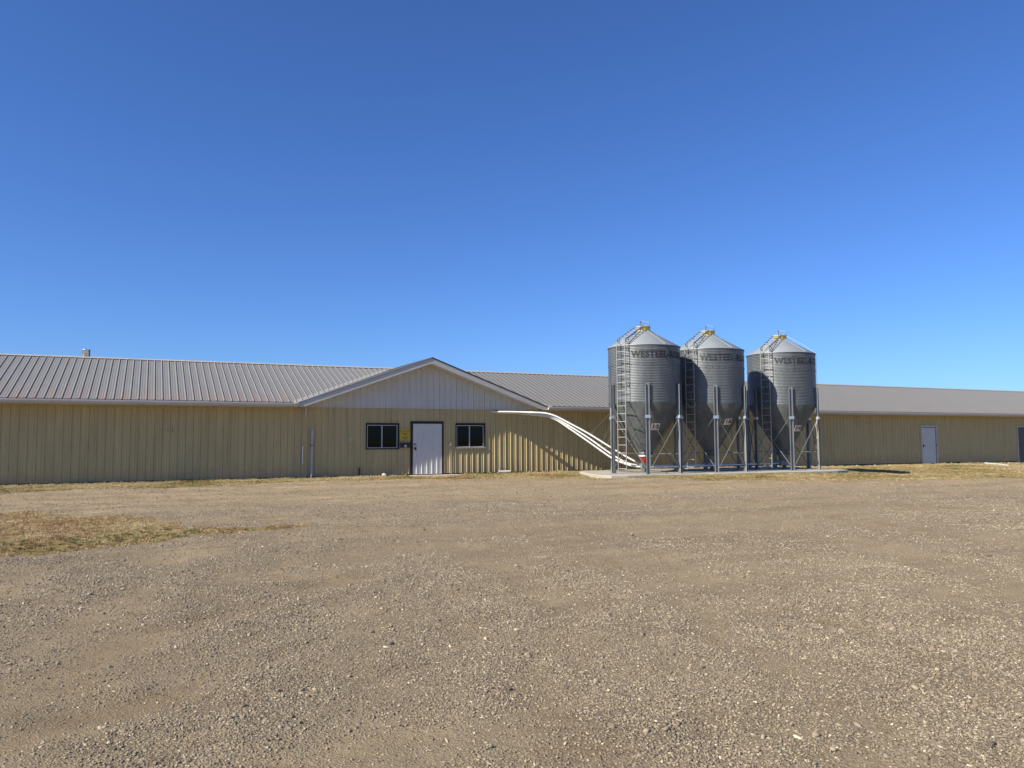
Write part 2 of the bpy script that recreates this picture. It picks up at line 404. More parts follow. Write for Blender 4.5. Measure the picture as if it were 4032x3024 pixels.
def stone_density(x, y):
    """0..1 how thickly loose stones lie: windrows and drifts between bare wheel-packed dirt"""
    wx = x + 1.8 * (fbm(x * .22, y * .22, 3, 61) - .5); wy = y + 1.8 * (fbm(x * .22 + 9, y * .22, 3, 62) - .5)
    ca, sa = math.cos(R(78)), math.sin(R(78))                      # lanes leading to the door, lanes along the barn
    p = wx * ca + wy * sa; q = -wx * sa + wy * ca
    near = fbm(p * .20, q * 1.25, 4, 71); along = fbm(wx * .16, (wy + .12 * wx) * 1.05, 4, 75)
    k = sstep(-21, -15, y + .15 * x); n1 = near * (1 - k) + along * k
    n2 = fbm(x * .8, y * .8, 4, 72); n3 = fbm(x * 2.6, y * 2.6, 3, 73)
    dens = np.clip((0.60 * n1 + 0.30 * n2 + 0.24 * n3 - 0.49) * 5.0, 0.0, 1.0)
    return dens * (1 - .6 * sstep(-13, -8, y + .25 * x))
sd = np.clip(stone_density(GX, GY) * (1 - .7 * LANE) + .38 * BERM, 0, 1)
GZ = GZ + .022 * sd * sstep(-9, -12, GY)
me.vertices.foreach_set('co', np.stack([GX, GY, GZ], -1).reshape(-1)); me.update()
a = me.attributes.new('lane', 'FLOAT', 'POINT'); a.data.foreach_set('value', LANE.reshape(-1).astype(np.float32))
a = me.attributes.new('dust', 'FLOAT', 'POINT'); a.data.foreach_set('value', sstep(-18, -9, GY + .12 * GX).reshape(-1).astype(np.float32))
a = me.attributes.new('stones', 'FLOAT', 'POINT'); a.data.foreach_set('value', sd.reshape(-1).astype(np.float32))

def ground_material():
    m = bpy.data.materials.new('gravel_yard'); m.use_nodes = True
    t = m.node_tree; b = t.nodes['Principled BSDF']; b.inputs['Roughness'].default_value = 0.95; b.inputs['Specular IOR Level'].default_value = 0.15
    L = t.links.new
    geo = t.nodes.new('ShaderNodeNewGeometry'); pos = geo.outputs['Position']
    def noise(sc, det=5, rough=.6, vec=None):
        n = t.nodes.new('ShaderNodeTexNoise'); n.inputs['Scale'].default_value = sc; n.inputs['Detail'].default_value = det; n.inputs['Roughness'].default_value = rough
        L(vec or pos, n.inputs['Vector']); return n.outputs[0]
    def ramp(fac, *st):
        r = t.nodes.new('ShaderNodeValToRGB'); cr = r.color_ramp
        while len(cr.elements) < len(st): cr.elements.new(.5)
        for e, (p, c) in zip(cr.elements, st): e.position = p; e.color = (*c, 1)
        L(fac, r.inputs[0]); return r.outputs[0]
    def mixc(fac, c1, c2, mode='MIX'):
        x = t.nodes.new('ShaderNodeMixRGB'); x.blend_type = mode
        for i, c in enumerate((fac, c1, c2)):
            if hasattr(c, 'links'): L(c, x.inputs[i])
            elif isinstance(c, tuple): x.inputs[i].default_value = (*c, 1)
            else: x.inputs[i].default_value = c
        return x.outputs[0]
    def attr(nm):
        n = t.nodes.new('ShaderNodeAttribute'); n.attribute_name = nm; return n.outputs['Fac']
    def math_(op, a_, b_):
        n = t.nodes.new('ShaderNodeMath'); n.operation = op
        for i, c in enumerate((a_, b_)):
            if hasattr(c, 'links'): L(c, n.inputs[i])
            else: n.inputs[i].default_value = c
        return n.outputs[0]
    dirt = ramp(noise(0.55, 6), (.3, (0.240, 0.182, 0.110)), (.5, (0.290, 0.227, 0.139)), (.7, (0.332, 0.262, 0.167)))
    dirt = mixc(0.55, dirt, ramp(noise(2.6, 6, .7), (.3, (0.224, 0.169, 0.106)), (.7, (0.349, 0.279, 0.178))))
    mp = t.nodes.new('ShaderNodeMapping'); mp.inputs['Scale'].default_value = (.10, .9, 1); mp.inputs['Rotation'].default_value = (0, 0, .12); L(pos, mp.inputs[0])
    dirt = mixc(0.75, dirt, ramp(noise(1.0, 5, .6, mp.outputs[0]), (.34, (.76, .74, .73)), (.5, (1, 1, 1)), (.66, (1.16, 1.15, 1.12))), 'MULTIPLY')
    grit = ramp(noise(60, 3, .7), (.25, (.45, .44, .43)), (.5, (.92, .91, .9)), (.75, (1.35, 1.33, 1.28)))
    dirt = mixc(0.55, dirt, grit, 'MULTIPLY')
    dirt = mixc(attr('stones'), dirt, (.86, .88, .95), 'MULTIPLY')
    dirt = mixc(math_('MULTIPLY', attr('dust'), .6), dirt, (1.36, 1.33, 1.26), 'MULTIPLY')
    dirt = mixc(ramp(noise(.85, 5, .65), (.54, (0, 0, 0)), (.68, (1, 1, 1))), dirt, (.83, .79, .75), 'MULTIPLY')
    dirt = mixc(math_('MULTIPLY', attr('lane'), .7), dirt, (.90, .86, .81), 'MULTIPLY')
    # small stones too many to build one by one: voronoi chips of their own colour and relief
    def chips(sc, rnd=1.0):
        v = t.nodes.new('ShaderNodeTexVoronoi'); v.inputs['Scale'].default_value = sc; v.inputs['Randomness'].default_value = rnd; L(pos, v.inputs['Vector']); return v
    v1 = chips(75); v2 = chips(38)
    chipcol = ramp(v1.outputs['Color'], (.1, (0.205, 0.161, 0.106)), (.5, (0.307, 0.248, 0.162)), (.85, (0.429, 0.361, 0.233)), (1.0, (0.573, 0.487, 0.307)))
    chipcol2 = ramp(v2.outputs['Color'], (.1, (0.195, 0.156, 0.106)), (.55, (0.307, 0.252, 0.169)), (1.0, (0.532, 0.458, 0.297)))
    cover = math_('MULTIPLY', ramp(v1.outputs['Distance'], (.25, (1, 1, 1)), (.55, (0, 0, 0))), ramp(noise(3.5, 5, .75), (.38, (.15, .15, .15)), (.62, (.85, .85, .85))))
    cover2 = math_('MULTIPLY', ramp(v2.outputs['Distance'], (.3, (1, 1, 1)), (.5, (0, 0, 0))), math_('MULTIPLY', attr('stones'), 0.8))
    cover = math_('MULTIPLY', cover, math_('SUBTRACT', 1.0, math_('MULTIPLY', attr('lane'), .75)))
    col = mixc(cover, dirt, chipcol); col = mixc(cover2, col, chipcol2)
    # turf soil
    soil = ramp(noise(1.7, 6, .7), (.3, (0.215, 0.154, 0.066)), (.48, (0.315, 0.226, 0.099)), (.58, (0.199, 0.171, 0.057)), (.72, (0.365, 0.270, 0.122)))
    soil = mixc(math_('MULTIPLY', attr('patch'), .55), soil, ramp(noise(1.1, 5), (.35, (.33, .19, .10)), (.65, (.27, .22, .085))))
    soil = mixc(.6, soil, ramp(noise(26, 4, .8), (.25, (.45, .45, .45)), (.75, (1.4, 1.4, 1.4))), 'MULTIPLY')
    gf = math_('ADD', attr('grass'), math_('MULTIPLY', math_('SUBTRACT', noise(5, 5, .7), .5), .9))
    gf = ramp(gf, (.42, (0, 0, 0)), (.62, (1, 1, 1)))
    L(mixc(gf, col, soil), b.inputs['Base Color'])
    hgt = math_('ADD', math_('MULTIPLY', cover, .6), math_('MULTIPLY', cover2, 1.0))
    hgt = math_('ADD', hgt, math_('MULTIPLY', noise(55, 5, .75), 1.3))
    hgt = math_('ADD', hgt, math_('MULTIPLY', noise(9, 4, .6), 1.8))
    bp = t.nodes.new('ShaderNodeBump'); bp.inputs['Strength'].default_value = 0.9; bp.inputs['Distance'].default_value = 0.016
    L(hgt, bp.inputs['Height']); L(bp.outputs[0], b.inputs['Normal'])
    return m
me.materials.append(ground_material())
ground = link('ground', me)
tag(ground, 'wide gravel and dirt yard in front of the barn', kind='structure')

pm = MB()
bot = [Vector((x, y, -0.05)) for x, y in PAD]; top = [Vector((x, y, 0.115)) for x, y in PAD]
ctr = sum((Vector((x, y, 0)) for x, y in PAD), Vector()) / len(PAD)
ins = [Vector((v.x + (ctr.x - v.x) * .004, v.y + (ctr.y - v.y) * .012, 0.135)) for v in top]
n = len(PAD)
pm.add(bot + top, [(i, (i + 1) % n, n + (i + 1) % n, n + i) for i in range(n)])
pm.add(top + ins, [(i, (i + 1) % n, n + (i + 1) % n, n + i) for i in range(n)] + [tuple(range(n, 2 * n))])
tag(pm.build('concrete_slab', M['concrete']), 'pale concrete slab under the three feed silos', kind='structure')

# ------------------------------------------------------------------ the barn
RIB = 0.25375; PW = 3 * RIB; X0 = -4.1596 - 0.05 - 7 * PW           # first panel edge; ribs 5 cm right of it
EAVE_Y, EAVE_Z, RIDGE_Y, RIDGE_Z = -0.62, 2.872, 4.621, 4.755
TR = (RIDGE_Z - EAVE_Z) / (RIDGE_Y - EAVE_Y); ANG = math.atan(TR)
GXC, GTOP, GS = 10.30, 4.775, 0.3625                               # gable centre, roof top at apex, slope
GL, GR = GXC - (GTOP - 2.80) / GS, GXC + (GTOP - 2.80) / GS
WALL_T = 2.722
BASE = Vector((GXC, 0, 0))
barn = thing('barn', BASE, 'long tan metal barn with grey ribbed roof and a white front gable', 'barn')
def rel(mb):                                                        # world coordinates -> barn space
    mb.v = [(v[0] - BASE.x, v[1], v[2]) for v in mb.v]; return mb
def bpart(name, mb, m, parent=barn): return rel(mb).build(name, m, parent)

def profile(h, off=0.05, minor=0.004):
    """(x, height) over one 30 inch panel: three ribs, two small ribs between"""
    p = [(0.0005, 0.0)]
    for k in range(3):
        c = off + k * RIB
        p += [(c - .034, 0), (c - .011, h), (c + .011, h), (c + .034, 0)]
        for d in (.082, .168):
            p += [(c + d - .018, 0), (c + d - .006, minor), (c + d + .006, minor), (c + d + .018, 0)]
    p = [q for q in p if q[0] < PW - .001] + [(PW - .0005, 0.0)]
    return p
WP = profile(0.021, minor=0.0065)
RP = profile(0.024, minor=0.004)
OPEN = [(7.80, 9.06, 1.12, 2.05), (11.595, 12.835, 1.13, 2.05), (9.66, 10.985, -.1, 2.15), (40.40, 41.68, -.3, 2.06), (49.38, 50.75, -.4, 2.06)]
def wall_panel_mesh(x0, z0f, z1f, mats, openings, screws=True, seed=0, clip=None):
    rnd = random.Random(seed); mb = MB()
    pts = [(x0 + x, h) for x, h in WP]
    cuts = sorted({e for o in openings for e in o[:2] if pts[0][0] < e < pts[-1][0]})
    if clip: cuts = sorted(set(cuts) | {e for e in clip if pts[0][0] < e < pts[-1][0]})
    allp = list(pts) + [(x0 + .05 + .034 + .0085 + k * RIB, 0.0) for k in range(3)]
    for e in cuts:
        for (xa, ha), (xb, hb) in zip(pts, pts[1:]):
            if xa <= e <= xb and xb > xa: allp.append((e, ha + (hb - ha) * (e - xa) / (xb - xa))); break
    allp.sort(key=lambda q: q[0])
    for (xa, ha), (xb, hb) in zip(allp, allp[1:]):
        mid = (xa + xb) / 2
        segs = [(z0f, None)]
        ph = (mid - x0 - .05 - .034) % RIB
        smi = 2 if ph < .0085 else 0  # strip at the rib's right foot takes the painted shade colour
        hole = next((o for o in openings if o[0] <= mid <= o[1]), None)
        za0 = zb0 = z0f; za1, zb1 = z1f(xa), z1f(xb)
        if za1 <= za0 + .01 and zb1 <= zb0 + .01: continue
        spans = [(za0, zb0, za1, zb1)]
        if hole:
            spans = []
            if hole[2] > z0f: spans.append((z0f, z0f, hole[2], hole[2]))
            spans.append((hole[3], hole[3], za1, zb1))
        for a0, b0, a1, b1 in spans:
            mb.add([(xa, -ha, a0), (xb, -hb, b0), (xb, -hb, b1), (xa, -ha, a1)], [(0, 1, 2, 3)], smi)
    return mb
NP = 92
SCREWS = MB(); srnd = random.Random(17)
for i in range(NP):
    for k in range(3):
        xs = X0 + i * PW + .05 + k * RIB + .045
        for z in (.6, 1.25, 1.85):
            if srnd.random() < .68 and not any(o[0] - .15 < xs < o[1] + .15 and o[2] - .1 < z < o[3] + .1 for o in OPEN):
                s_ = srnd.choice((.010, .013, .016)); SCREWS.box((xs, -.004, z + srnd.uniform(-.012, .012)), (s_ * 1.5, .008, s_))
        for z in (2.80, 3.45):
            if GTOP - GS * abs(xs - GXC) - .15 > z + .1: SCREWS.box((xs, -.004, z), (.017, .008, .014))
tag(bpart('screws', SCREWS, M['screw']), kind='stuff')
shared = []
def zb_at(x): return 0.065 if x < 28 else (0.0 if x < 43 else -0.06)
for i in range(NP):
    x0 = X0 + i * PW
    ops = [o for o in OPEN if o[1] > x0 and o[0] < x0 + PW]
    zb = zb_at(x0)
    full = next((o for o in ops if o[0] <= x0 + .001 and o[1] >= x0 + PW - .001), None)
    if full:                                       # sheet cut right through by a window or door: a piece below, a piece above
        if full[2] > zb: bpart('wall_panel', wall_panel_mesh(x0, zb, lambda x: full[2], None, []), [M['tan'], M['screw'], M['rib_shade']])
        bpart('wall_panel', wall_panel_mesh(x0, full[3], lambda x: WALL_T, None, []), [M['tan'], M['screw'], M['rib_shade']])
    elif ops or zb != 0.065:
        bpart('wall_panel', wall_panel_mesh(x0, zb, lambda x: WALL_T, None, ops, seed=i), [M['tan'], M['screw'], M['rib_shade']])
    else:
        k = i % 5
        while len(shared) < 5:
            shared.append(wall_panel_mesh(0, 0.065, lambda x: WALL_T, None, [], seed=len(shared) + 50).mesh('wall_panel', [M['tan'], M['screw'], M['rib_shade']]))
        link('wall_panel', shared[k], barn, Vector((x0, 0, 0)) - BASE)
# white gable panels over the tan wall
def rake_z(x): return GTOP - GS * abs(x - GXC) - 0.15
for i in range(NP):
    x0 = X0 + i * PW
    if x0 + PW < GL or x0 > GR: continue
    mb = wall_panel_mesh(x0, WALL_T + 0.03, rake_z, None, [], seed=i + 300, clip=(GXC,))
    if mb.v: bpart('gable_panel', mb, [M['white_steel'], M['screw'], M['rib_shade_grey']])
mb = MB(); mb.span((GL + .35, -.028, WALL_T), (GR - .35, -.001, WALL_T + .03)); bpart('trim_strip', mb, M['white_steel'])
# backing, foundation, far sides
mb = MB(); XE = X0 + NP * PW
solid = sorted(OPEN)
xprev = X0
for o in solid:
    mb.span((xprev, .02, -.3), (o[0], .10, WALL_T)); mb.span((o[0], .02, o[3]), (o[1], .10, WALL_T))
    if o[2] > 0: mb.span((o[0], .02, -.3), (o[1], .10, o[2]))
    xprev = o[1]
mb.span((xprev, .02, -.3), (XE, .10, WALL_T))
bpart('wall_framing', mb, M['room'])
mb = MB(); mb.span((X0, .004, -.4), (9.62, .018, .10)); mb.span((11.02, .004, -.4), (40.36, .018, .10)); mb.span((41.72, .004, -.4), (49.33, .018, .06)); mb.span((50.8, .004, -.4), (XE, .018, .06))
bpart('foundation', mb, M['found'])  # foundation coloured near black to paint the shade under the wall sheets
mb = MB(); yb = 2 * RIDGE_Y - EAVE_Y - .6
mb.span((X0, yb - .1, -.3), (XE, yb, WALL_T)); bpart('rear_wall', mb, M['tan'])
for x in (X0, XE):
    mb = MB(); s_ = .05
    mb.prism([(0.12, -.3), (yb - .12, -.3), (yb - .12, WALL_T - .02), (RIDGE_Y, RIDGE_Z - .12), (0.12, WALL_T - .02)], lambda a, b: (x - s_, a, b), lambda a, b: (x + s_, a, b))
    bpart('end_wall', mb, M['tan'])
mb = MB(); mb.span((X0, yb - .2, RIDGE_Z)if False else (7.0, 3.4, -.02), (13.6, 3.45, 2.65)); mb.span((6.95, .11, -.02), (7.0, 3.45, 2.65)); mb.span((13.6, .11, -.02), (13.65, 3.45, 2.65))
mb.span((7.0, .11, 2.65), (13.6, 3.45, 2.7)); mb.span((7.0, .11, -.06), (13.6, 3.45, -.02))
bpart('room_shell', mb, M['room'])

# main roof, front slope: one panel at a time, cut along the valley where the gable runs into it
nrm = Vector((0, -math.sin(ANG), math.cos(ANG)))
def roof_pt(x, y, h): return Vector((x, y, EAVE_Z + TR * (y - EAVE_Y))) + nrm * h
def valley_y(x):
    zg = GTOP - GS * abs(x - GXC)
    return EAVE_Y + (zg - EAVE_Z) / TR
shared_roof = None; shared_right = None
for i in range(NP):
    x0 = X0 + i * PW
    pts = [(x0 + x, h) for x, h in RP]
    touched = x0 + PW > GL - .4 and x0 < GR + .4
    if not touched:
        if shared_roof is None:
            mb = MB(); q = RP
            for (xa, ha), (xb, hb) in zip(q, q[1:]):
                mb.add([roof_pt(xa, EAVE_Y, ha), roof_pt(xb, EAVE_Y, hb), roof_pt(xb, RIDGE_Y - .02, hb), roof_pt(xa, RIDGE_Y - .02, ha)], [(0, 1, 2, 3)])
            shared_roof = mb.mesh('roof_panel', M['roof'])
        if x0 > GXC and shared_right is None:
            shared_right = shared_roof.copy(); shared_right.materials[0] = M['roof_right']
        link('roof_panel', shared_right if x0 > GXC else shared_roof, barn, Vector((x0, 0, 0)) - BASE); continue
    mb = MB()
    for (xa, ha), (xb, hb) in zip(pts, pts[1:]):
        ya = max(EAVE_Y, valley_y(xa) + .13) if xa > GL - .4 and xa < GR + .4 else EAVE_Y
        yb_ = max(EAVE_Y, valley_y(xb) + .13) if xb > GL - .4 and xb < GR + .4 else EAVE_Y
        if min(ya, yb_) > RIDGE_Y - .08: continue
        ya = min(ya, RIDGE_Y - .05); yb_ = min(yb_, RIDGE_Y - .05)
        mb.add([roof_pt(xa, ya, ha), roof_pt(xb, yb_, hb), roof_pt(xb, RIDGE_Y - .02, hb), roof_pt(xa, RIDGE_Y - .02, ha)], [(0, 1, 2, 3)])
    if mb.v: bpart('roof_panel', mb, M['roof_right'] if x0 > GXC else M['roof'])
mb = MB()      # rear slope and ridge cap
mb.add([(X0, RIDGE_Y, RIDGE_Z), (XE, RIDGE_Y, RIDGE_Z), (XE, 2 * RIDGE_Y - EAVE_Y, EAVE_Z), (X0, 2 * RIDGE_Y - EAVE_Y, EAVE_Z)], [(0, 3, 2, 1)])
bpart('rear_roof', mb, M['roof'])
mb = MB()
for sx in range(0, NP, 4):
    xa = X0 + sx * PW; xb = min(XE, xa + 4 * PW + .01); e = .0015 * (sx % 8 == 0)
    prof = [(RIDGE_Y - .16, RIDGE_Z - .16 * TR + .030 + e), (RIDGE_Y - .03, RIDGE_Z + .028 + e), (RIDGE_Y, RIDGE_Z + .045 + e), (RIDGE_Y + .03, RIDGE_Z + .028 + e), (RIDGE_Y + .16, RIDGE_Z - .16 * TR + .030 + e)]
    mb.add([(x, y, z) for x in (xa, xb) for y, z in prof], [(k, k + 5, k + 6, k + 1) for k in range(4)])
bpart('ridge_cap', mb, M['flash'])
# gable roof: ribs run down the slope, seen almost edge on from the yard
for sgn, nm in ((-1, 'gable_roof'), (1, 'gable_roof')):
    mb = MB(); xf = GXC + sgn * (GTOP - 2.78) / GS; N = 40
    for k in range(N):
        x1 = GXC + (xf - GXC) * k / N; x2 = GXC + (xf - GXC) * (k + 1) / N
        z1 = GTOP - GS * abs(x1 - GXC); z2 = GTOP - GS * abs(x2 - GXC)
        y1 = max(-.60, min(valley_y(x1), RIDGE_Y)); y2 = max(-.60, min(valley_y(x2), RIDGE_Y))
        mb.add([(x1, -.60, z1), (x2, -.60, z2), (x2, y2 + .02, z2), (x1, y1 + .02, z1)], [(0, 1, 2, 3)])
        mb.add([(x1, -.60, z1), (x2, -.60, z2), (x2, -.60, z2 - .028), (x1, -.60, z1 - .028)], [(0, 1, 2, 3)])
    yy = -.42
    while yy < 4.3:
        # rib along the slope at this depth, down to the valley
        zv = EAVE_Z + TR * (yy - EAVE_Y); xv = GXC + sgn * (GTOP - zv) / GS
        a_ = Vector((GXC, yy, GTOP + .008)); b_ = Vector((xv, yy, zv + .008)); mb.bar(a_, b_, .035, .022); yy += RIB
    bpart(nm, mb, M['roof'])
    mb = MB(); a_ = Vector((GXC, -.608, GTOP + .006)); b_ = Vector((xf, -.608, GTOP - GS * abs(xf - GXC) + .006))
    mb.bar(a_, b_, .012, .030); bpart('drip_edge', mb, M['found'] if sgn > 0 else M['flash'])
    # rake fascia, tapering to nothing where it meets the gutter
    mb = MB(); zt = lambda x: GTOP - GS * abs(x - GXC) - .028
    P = [(GXC, zt(GXC)), (xf, zt(xf)), (xf, zt(xf) - .05), (xf - sgn * .45, zt(xf - sgn * .45) - .205), (GXC, zt(GXC) - .215)]
    mb.prism(P, lambda a, b: (a, -.592, b), lambda a, b: (a, -.566, b)); bpart('rake_fascia', mb, M['trim'])
    mb = MB(); za = lambda x: zt(x) - .19
    xs_ = [GXC, xf - sgn * .5]
    mb.prism([(xs_[0], za(xs_[0])), (xs_[1], za(xs_[1])), (xs_[1], za(xs_[1]) + .02), (xs_[0], za(xs_[0]) + .02)], lambda a, b: (a, -.565, b), lambda a, b: (a, -.024, b))
    bpart('rake_soffit', mb, M['soffit'])
mb = MB()      # valley flashing
for sgn in (-1, 1):
    xs_ = [GXC + sgn * (GTOP - 2.80) / GS * k / 24 for k in range(25)]
    for x1, x2 in zip(xs_, xs_[1:]):
        y1, y2 = valley_y(x1), valley_y(x2)
        if max(y1, y2) > RIDGE_Y: continue
        mb.add([roof_pt(x1, y1 - .01, .004), roof_pt(x2, y2 - .01, .004), roof_pt(x2, y2 + .34, .004), roof_pt(x1, y1 + .34, .004)], [(0, 1, 2, 3)])
bpart('valley_flashing', mb, M['flash'])
# eaves: fascia, soffit, gutter
for xa, xb in ((X0, GL + .18), (GR - .12, XE)):
    mb = MB(); mb.span((xa, -.572, 2.70), (xb, -.555, 2.886)); bpart('eave_fascia', mb, M['trim'])
    mb = MB(); mb.span((xa, -.553, 2.700), (xb, -.001, 2.718)); bpart('eave_soffit', mb, M['soffit'])
    mb = MB()
    prof = [(-.575, 2.842), (-.580, 2.842), (-.580, 2.722), (-.655, 2.722), (-.662, 2.758), (-.695, 2.790), (-.700, 2.835), (-.690, 2.840), (-.687, 2.832), (-.688, 2.795), (-.652, 2.762), (-.646, 2.730), (-.575, 2.730)]
    x = xa; k = 0
    while x < xb - .01:
        x2 = min(x + 6.1, xb); e = .0015 * (k % 2)
        mb.prism(prof, lambda a, b: (x, a - e, b), lambda a, b: (x2 + .004, a - e, b)); x = x2; k += 1
    for xe in (xa, xb):
        mb.prism([(-.575, 2.722), (-.655, 2.722), (-.700, 2.80), (-.702, 2.842), (-.575, 2.842)], lambda a, b: (xe - .006, a, b), lambda a, b: (xe + .006, a, b))
    bpart('gutter', mb, M['gutter'])
# stub of white downspout under the left foot of the gable, galvanised stack on the ridge
mb = MB(); mb.tube([(5.41, -.06, 2.42), (5.41, -.06, 2.87)], .029, 10); mb.box((5.41, -.02, 2.5), (.08, .05, .02)); bpart('downspout', mb, M['pvc'])
mb = MB(); zc = RIDGE_Z - .1
mb.lathe([(.145, zc), (.145, 5.05), (.158, 5.052), (.158, 5.075), (.128, 5.075), (.128, 4.9)], 24, c=(-2.33, RIDGE_Y + .12)); mb.box((-2.19, RIDGE_Y + .05, 4.92), (.012, .02, .3), mi=1)
bpart('chimney', mb, [M['galv_new'], M['black']])

# windows
def window(x0, x1, z0, z1, gx0, gx1, gz0, gz1, mull, pale_sill):
    w_ = MB(); d = -.045
    w_.span((x0, d, gz1), (x1, .015, z1)); w_.span((x0, d, gz0), (gx0, .015, gz1)); w_.span((gx1, d, gz0), (x1, .015, gz1))
    if not pale_sill: w_.span((x0, d, z0), (x1, .015, gz0))
    fr = bpart('window', w_, M['oldwood'])
    if pale_sill:
        s_ = MB(); s_.span((x0 - .005, -.06, z0), (x1 + .005, .015, gz0)); bpart('sill', s_, M['flash'], fr)
    s_ = MB(); t_ = .028; dy = (-.020, .012)
    def fr_(a, b, y0, y1):
        s_.span((a, y0, gz0), (a + t_, y1, gz1)); s_.span((b - t_, y0, gz0), (b, y1, gz1)); s_.span((a + t_, y0, gz0), (b - t_, y1, gz0 + t_)); s_.span((a + t_, y0, gz1 - t_), (b - t_, y1, gz1))
    fr_(gx0, mull + .02, -.024, .000); fr_(mull - .02, gx1, .002, .024)
    bpart('sash', s_, M['sash'], fr)
    for a, b, y in ((gx0 + t_, mull - .008, -.012), (mull + .01, gx1 - t_, .013)):
        g = MB(); g.span((a, y - .002, gz0 + t_), (b, y + .002, gz1 - t_)); bpart('pane', g, M['glass'], fr)
    return fr
window(7.753, 9.123, 1.075, 2.122, 7.803, 9.055, 1.122, 2.045, 8.41, False)
wr = window(11.552, 12.898, 1.081, 2.135, 11.594, 12.835, 1.135, 2.045, 12.18, True)
mb = MB(); mb.tube([(11.72, .30, 1.05), (11.72, .30, 1.26)], .09, 10); bpart('jug_on_sill', mb, mat('blue_plastic', (.05, .12, .2), .4), wr) if False else None

# main door: wide, clad in white ribbed steel, dark rotten frame
fr = MB(); fr.span((9.602, -.026, 0.0), (9.70, .03, 2.105)); fr.span((10.955, -.026, 0.0), (11.022, .03, 2.105)); fr.span((9.602, -.028, 2.105), (11.022, .03, 2.204)); fr.span((9.70, -.02, 0.0), (10.955, .06, .046))
fo = bpart('door_frame', fr, M['oldwood'])
dm = MB(); dx0, dx1, dz0, dz1 = 9.706, 10.950, .05, 2.10
pts = []; c = dx0 + .165
pts.append((dx0, 0.))
while c < dx1 - .02:
    pts += [(c - .028, 0), (c - .012, .019), (c + .012, .019), (c + .028, 0)]
    for d_ in (.065, .105, .145):
        pts += [(c + d_ - .012, 0), (c + d_ - .005, .005), (c + d_ + .005, .005), (c + d_ + .012, 0)]
    c += .2185
pts = [q for q in pts if q[0] < dx1 - .002] + [(dx1, 0.)]
for (xa, ha), (xb, hb) in zip(pts, pts[1:]):
    dm.add([(xa, -.010 - ha, dz0), (xb, -.010 - hb, dz0), (xb, -.010 - hb, dz1), (xa, -.010 - ha, dz1)], [(0, 1, 2, 3)])
dm.span((dx0, -.008, dz0), (dx1, .03, dz1))
door = bpart('door', dm, M['door_white'], barn)
ed = MB(); ed.span((dx0, -.022, dz0 + .02), (dx0 + .02, -.009, dz1 - .02)); ed.span((dx1 - .02, -.022, dz0 + .02), (dx1, -.009, dz1 - .02)); ed.span((dx0, -.022, dz1 - .022), (dx1, -.009, dz1)); ed.span((dx0, -.022, dz0), (dx1, -.009, dz0 + .022))
bpart('edge_channel', ed, M['sash'], door)
hd = MB(); hd.box((9.808, -.035, 1.09), (.055, .03, .115)); hd.tube([(9.80, -.05, 1.10), (9.80, -.085, 1.10), (9.72, -.09, 1.10)], .011, 8); bpart('handle', hd, M['black'], door)
hd = MB(); hd.tube([(9.779, -.012, 1.271), (9.779, -.055, 1.271)], .03, 14); bpart('deadbolt', hd, M['black'], door)

# plain side doors far along the wall
fr = MB(); x0, x1, z1, zb = 40.335, 41.728, 2.134, -.25
fr.span((x0, -.04, zb), (x0 + .12, .03, 2.035)); fr.span((x1 - .085, -.04, zb), (x1, .03, 2.035)); fr.span((x0, -.042, 2.035), (x1, .03, z1)); bpart('door_frame', fr, M['trim'])
dm = MB(); dm.span((40.458, .045, -.25), (41.64, .06, 2.034)); bpart('door_gap', dm, M['dark'])
dm = MB(); dm.span((40.49, -.005, -.07), (41.605, .04, 2.005)); door = bpart('door', dm, M['doorgrey']); door['label'] = 'pale grey plain steel door'
hd = MB(); hd.tube([(40.53, -.006, .98), (40.53, -.07, .98), (40.63, -.072, .98)], .014, 8); hd.box((40.50, -.03, .96), (.05, .045, .16)); bpart('handle', hd, M['black'], door)
hd = MB(); hd.box((41.645, -.045, .99), (.03, .02, .13)); bpart('hinge', hd, M['black'], door)
fr = MB(); fr.span((49.325, -.04, -.3), (49.40, .03, 2.10)); fr.span((50.72, -.04, -.3), (50.80, .03, 2.10)); fr.span((49.325, -.042, 2.06), (50.80, .03, 2.115)); bpart('door_frame', fr, M['trim'])
dm = MB(); dm.span((49.405, -.005, -.2), (50.715, .04, 2.055)); door = bpart('door', dm, M['doornavy']); door['label'] = 'dark navy steel door at the far right end'
hd = MB(); hd.tube([(49.5, -.006, .93), (49.5, -.07, .93), (49.6, -.072, .93)], .014, 8); bpart('handle', hd, M['black'], door)
# rings of screw dents where fixtures once hung
for cx, cz, rr in ((.69, 1.846, .085), (14.81, 2.216, .10)):
    mb = MB()
    for k in range(10):
        a_ = 2 * math.pi * k / 10 + .2; mb.box((cx + rr * math.cos(a_), -.006, cz + rr * math.sin(a_)), (.022, .012, .022))
    bpart('ring_of_screws', mb, M['screw'])

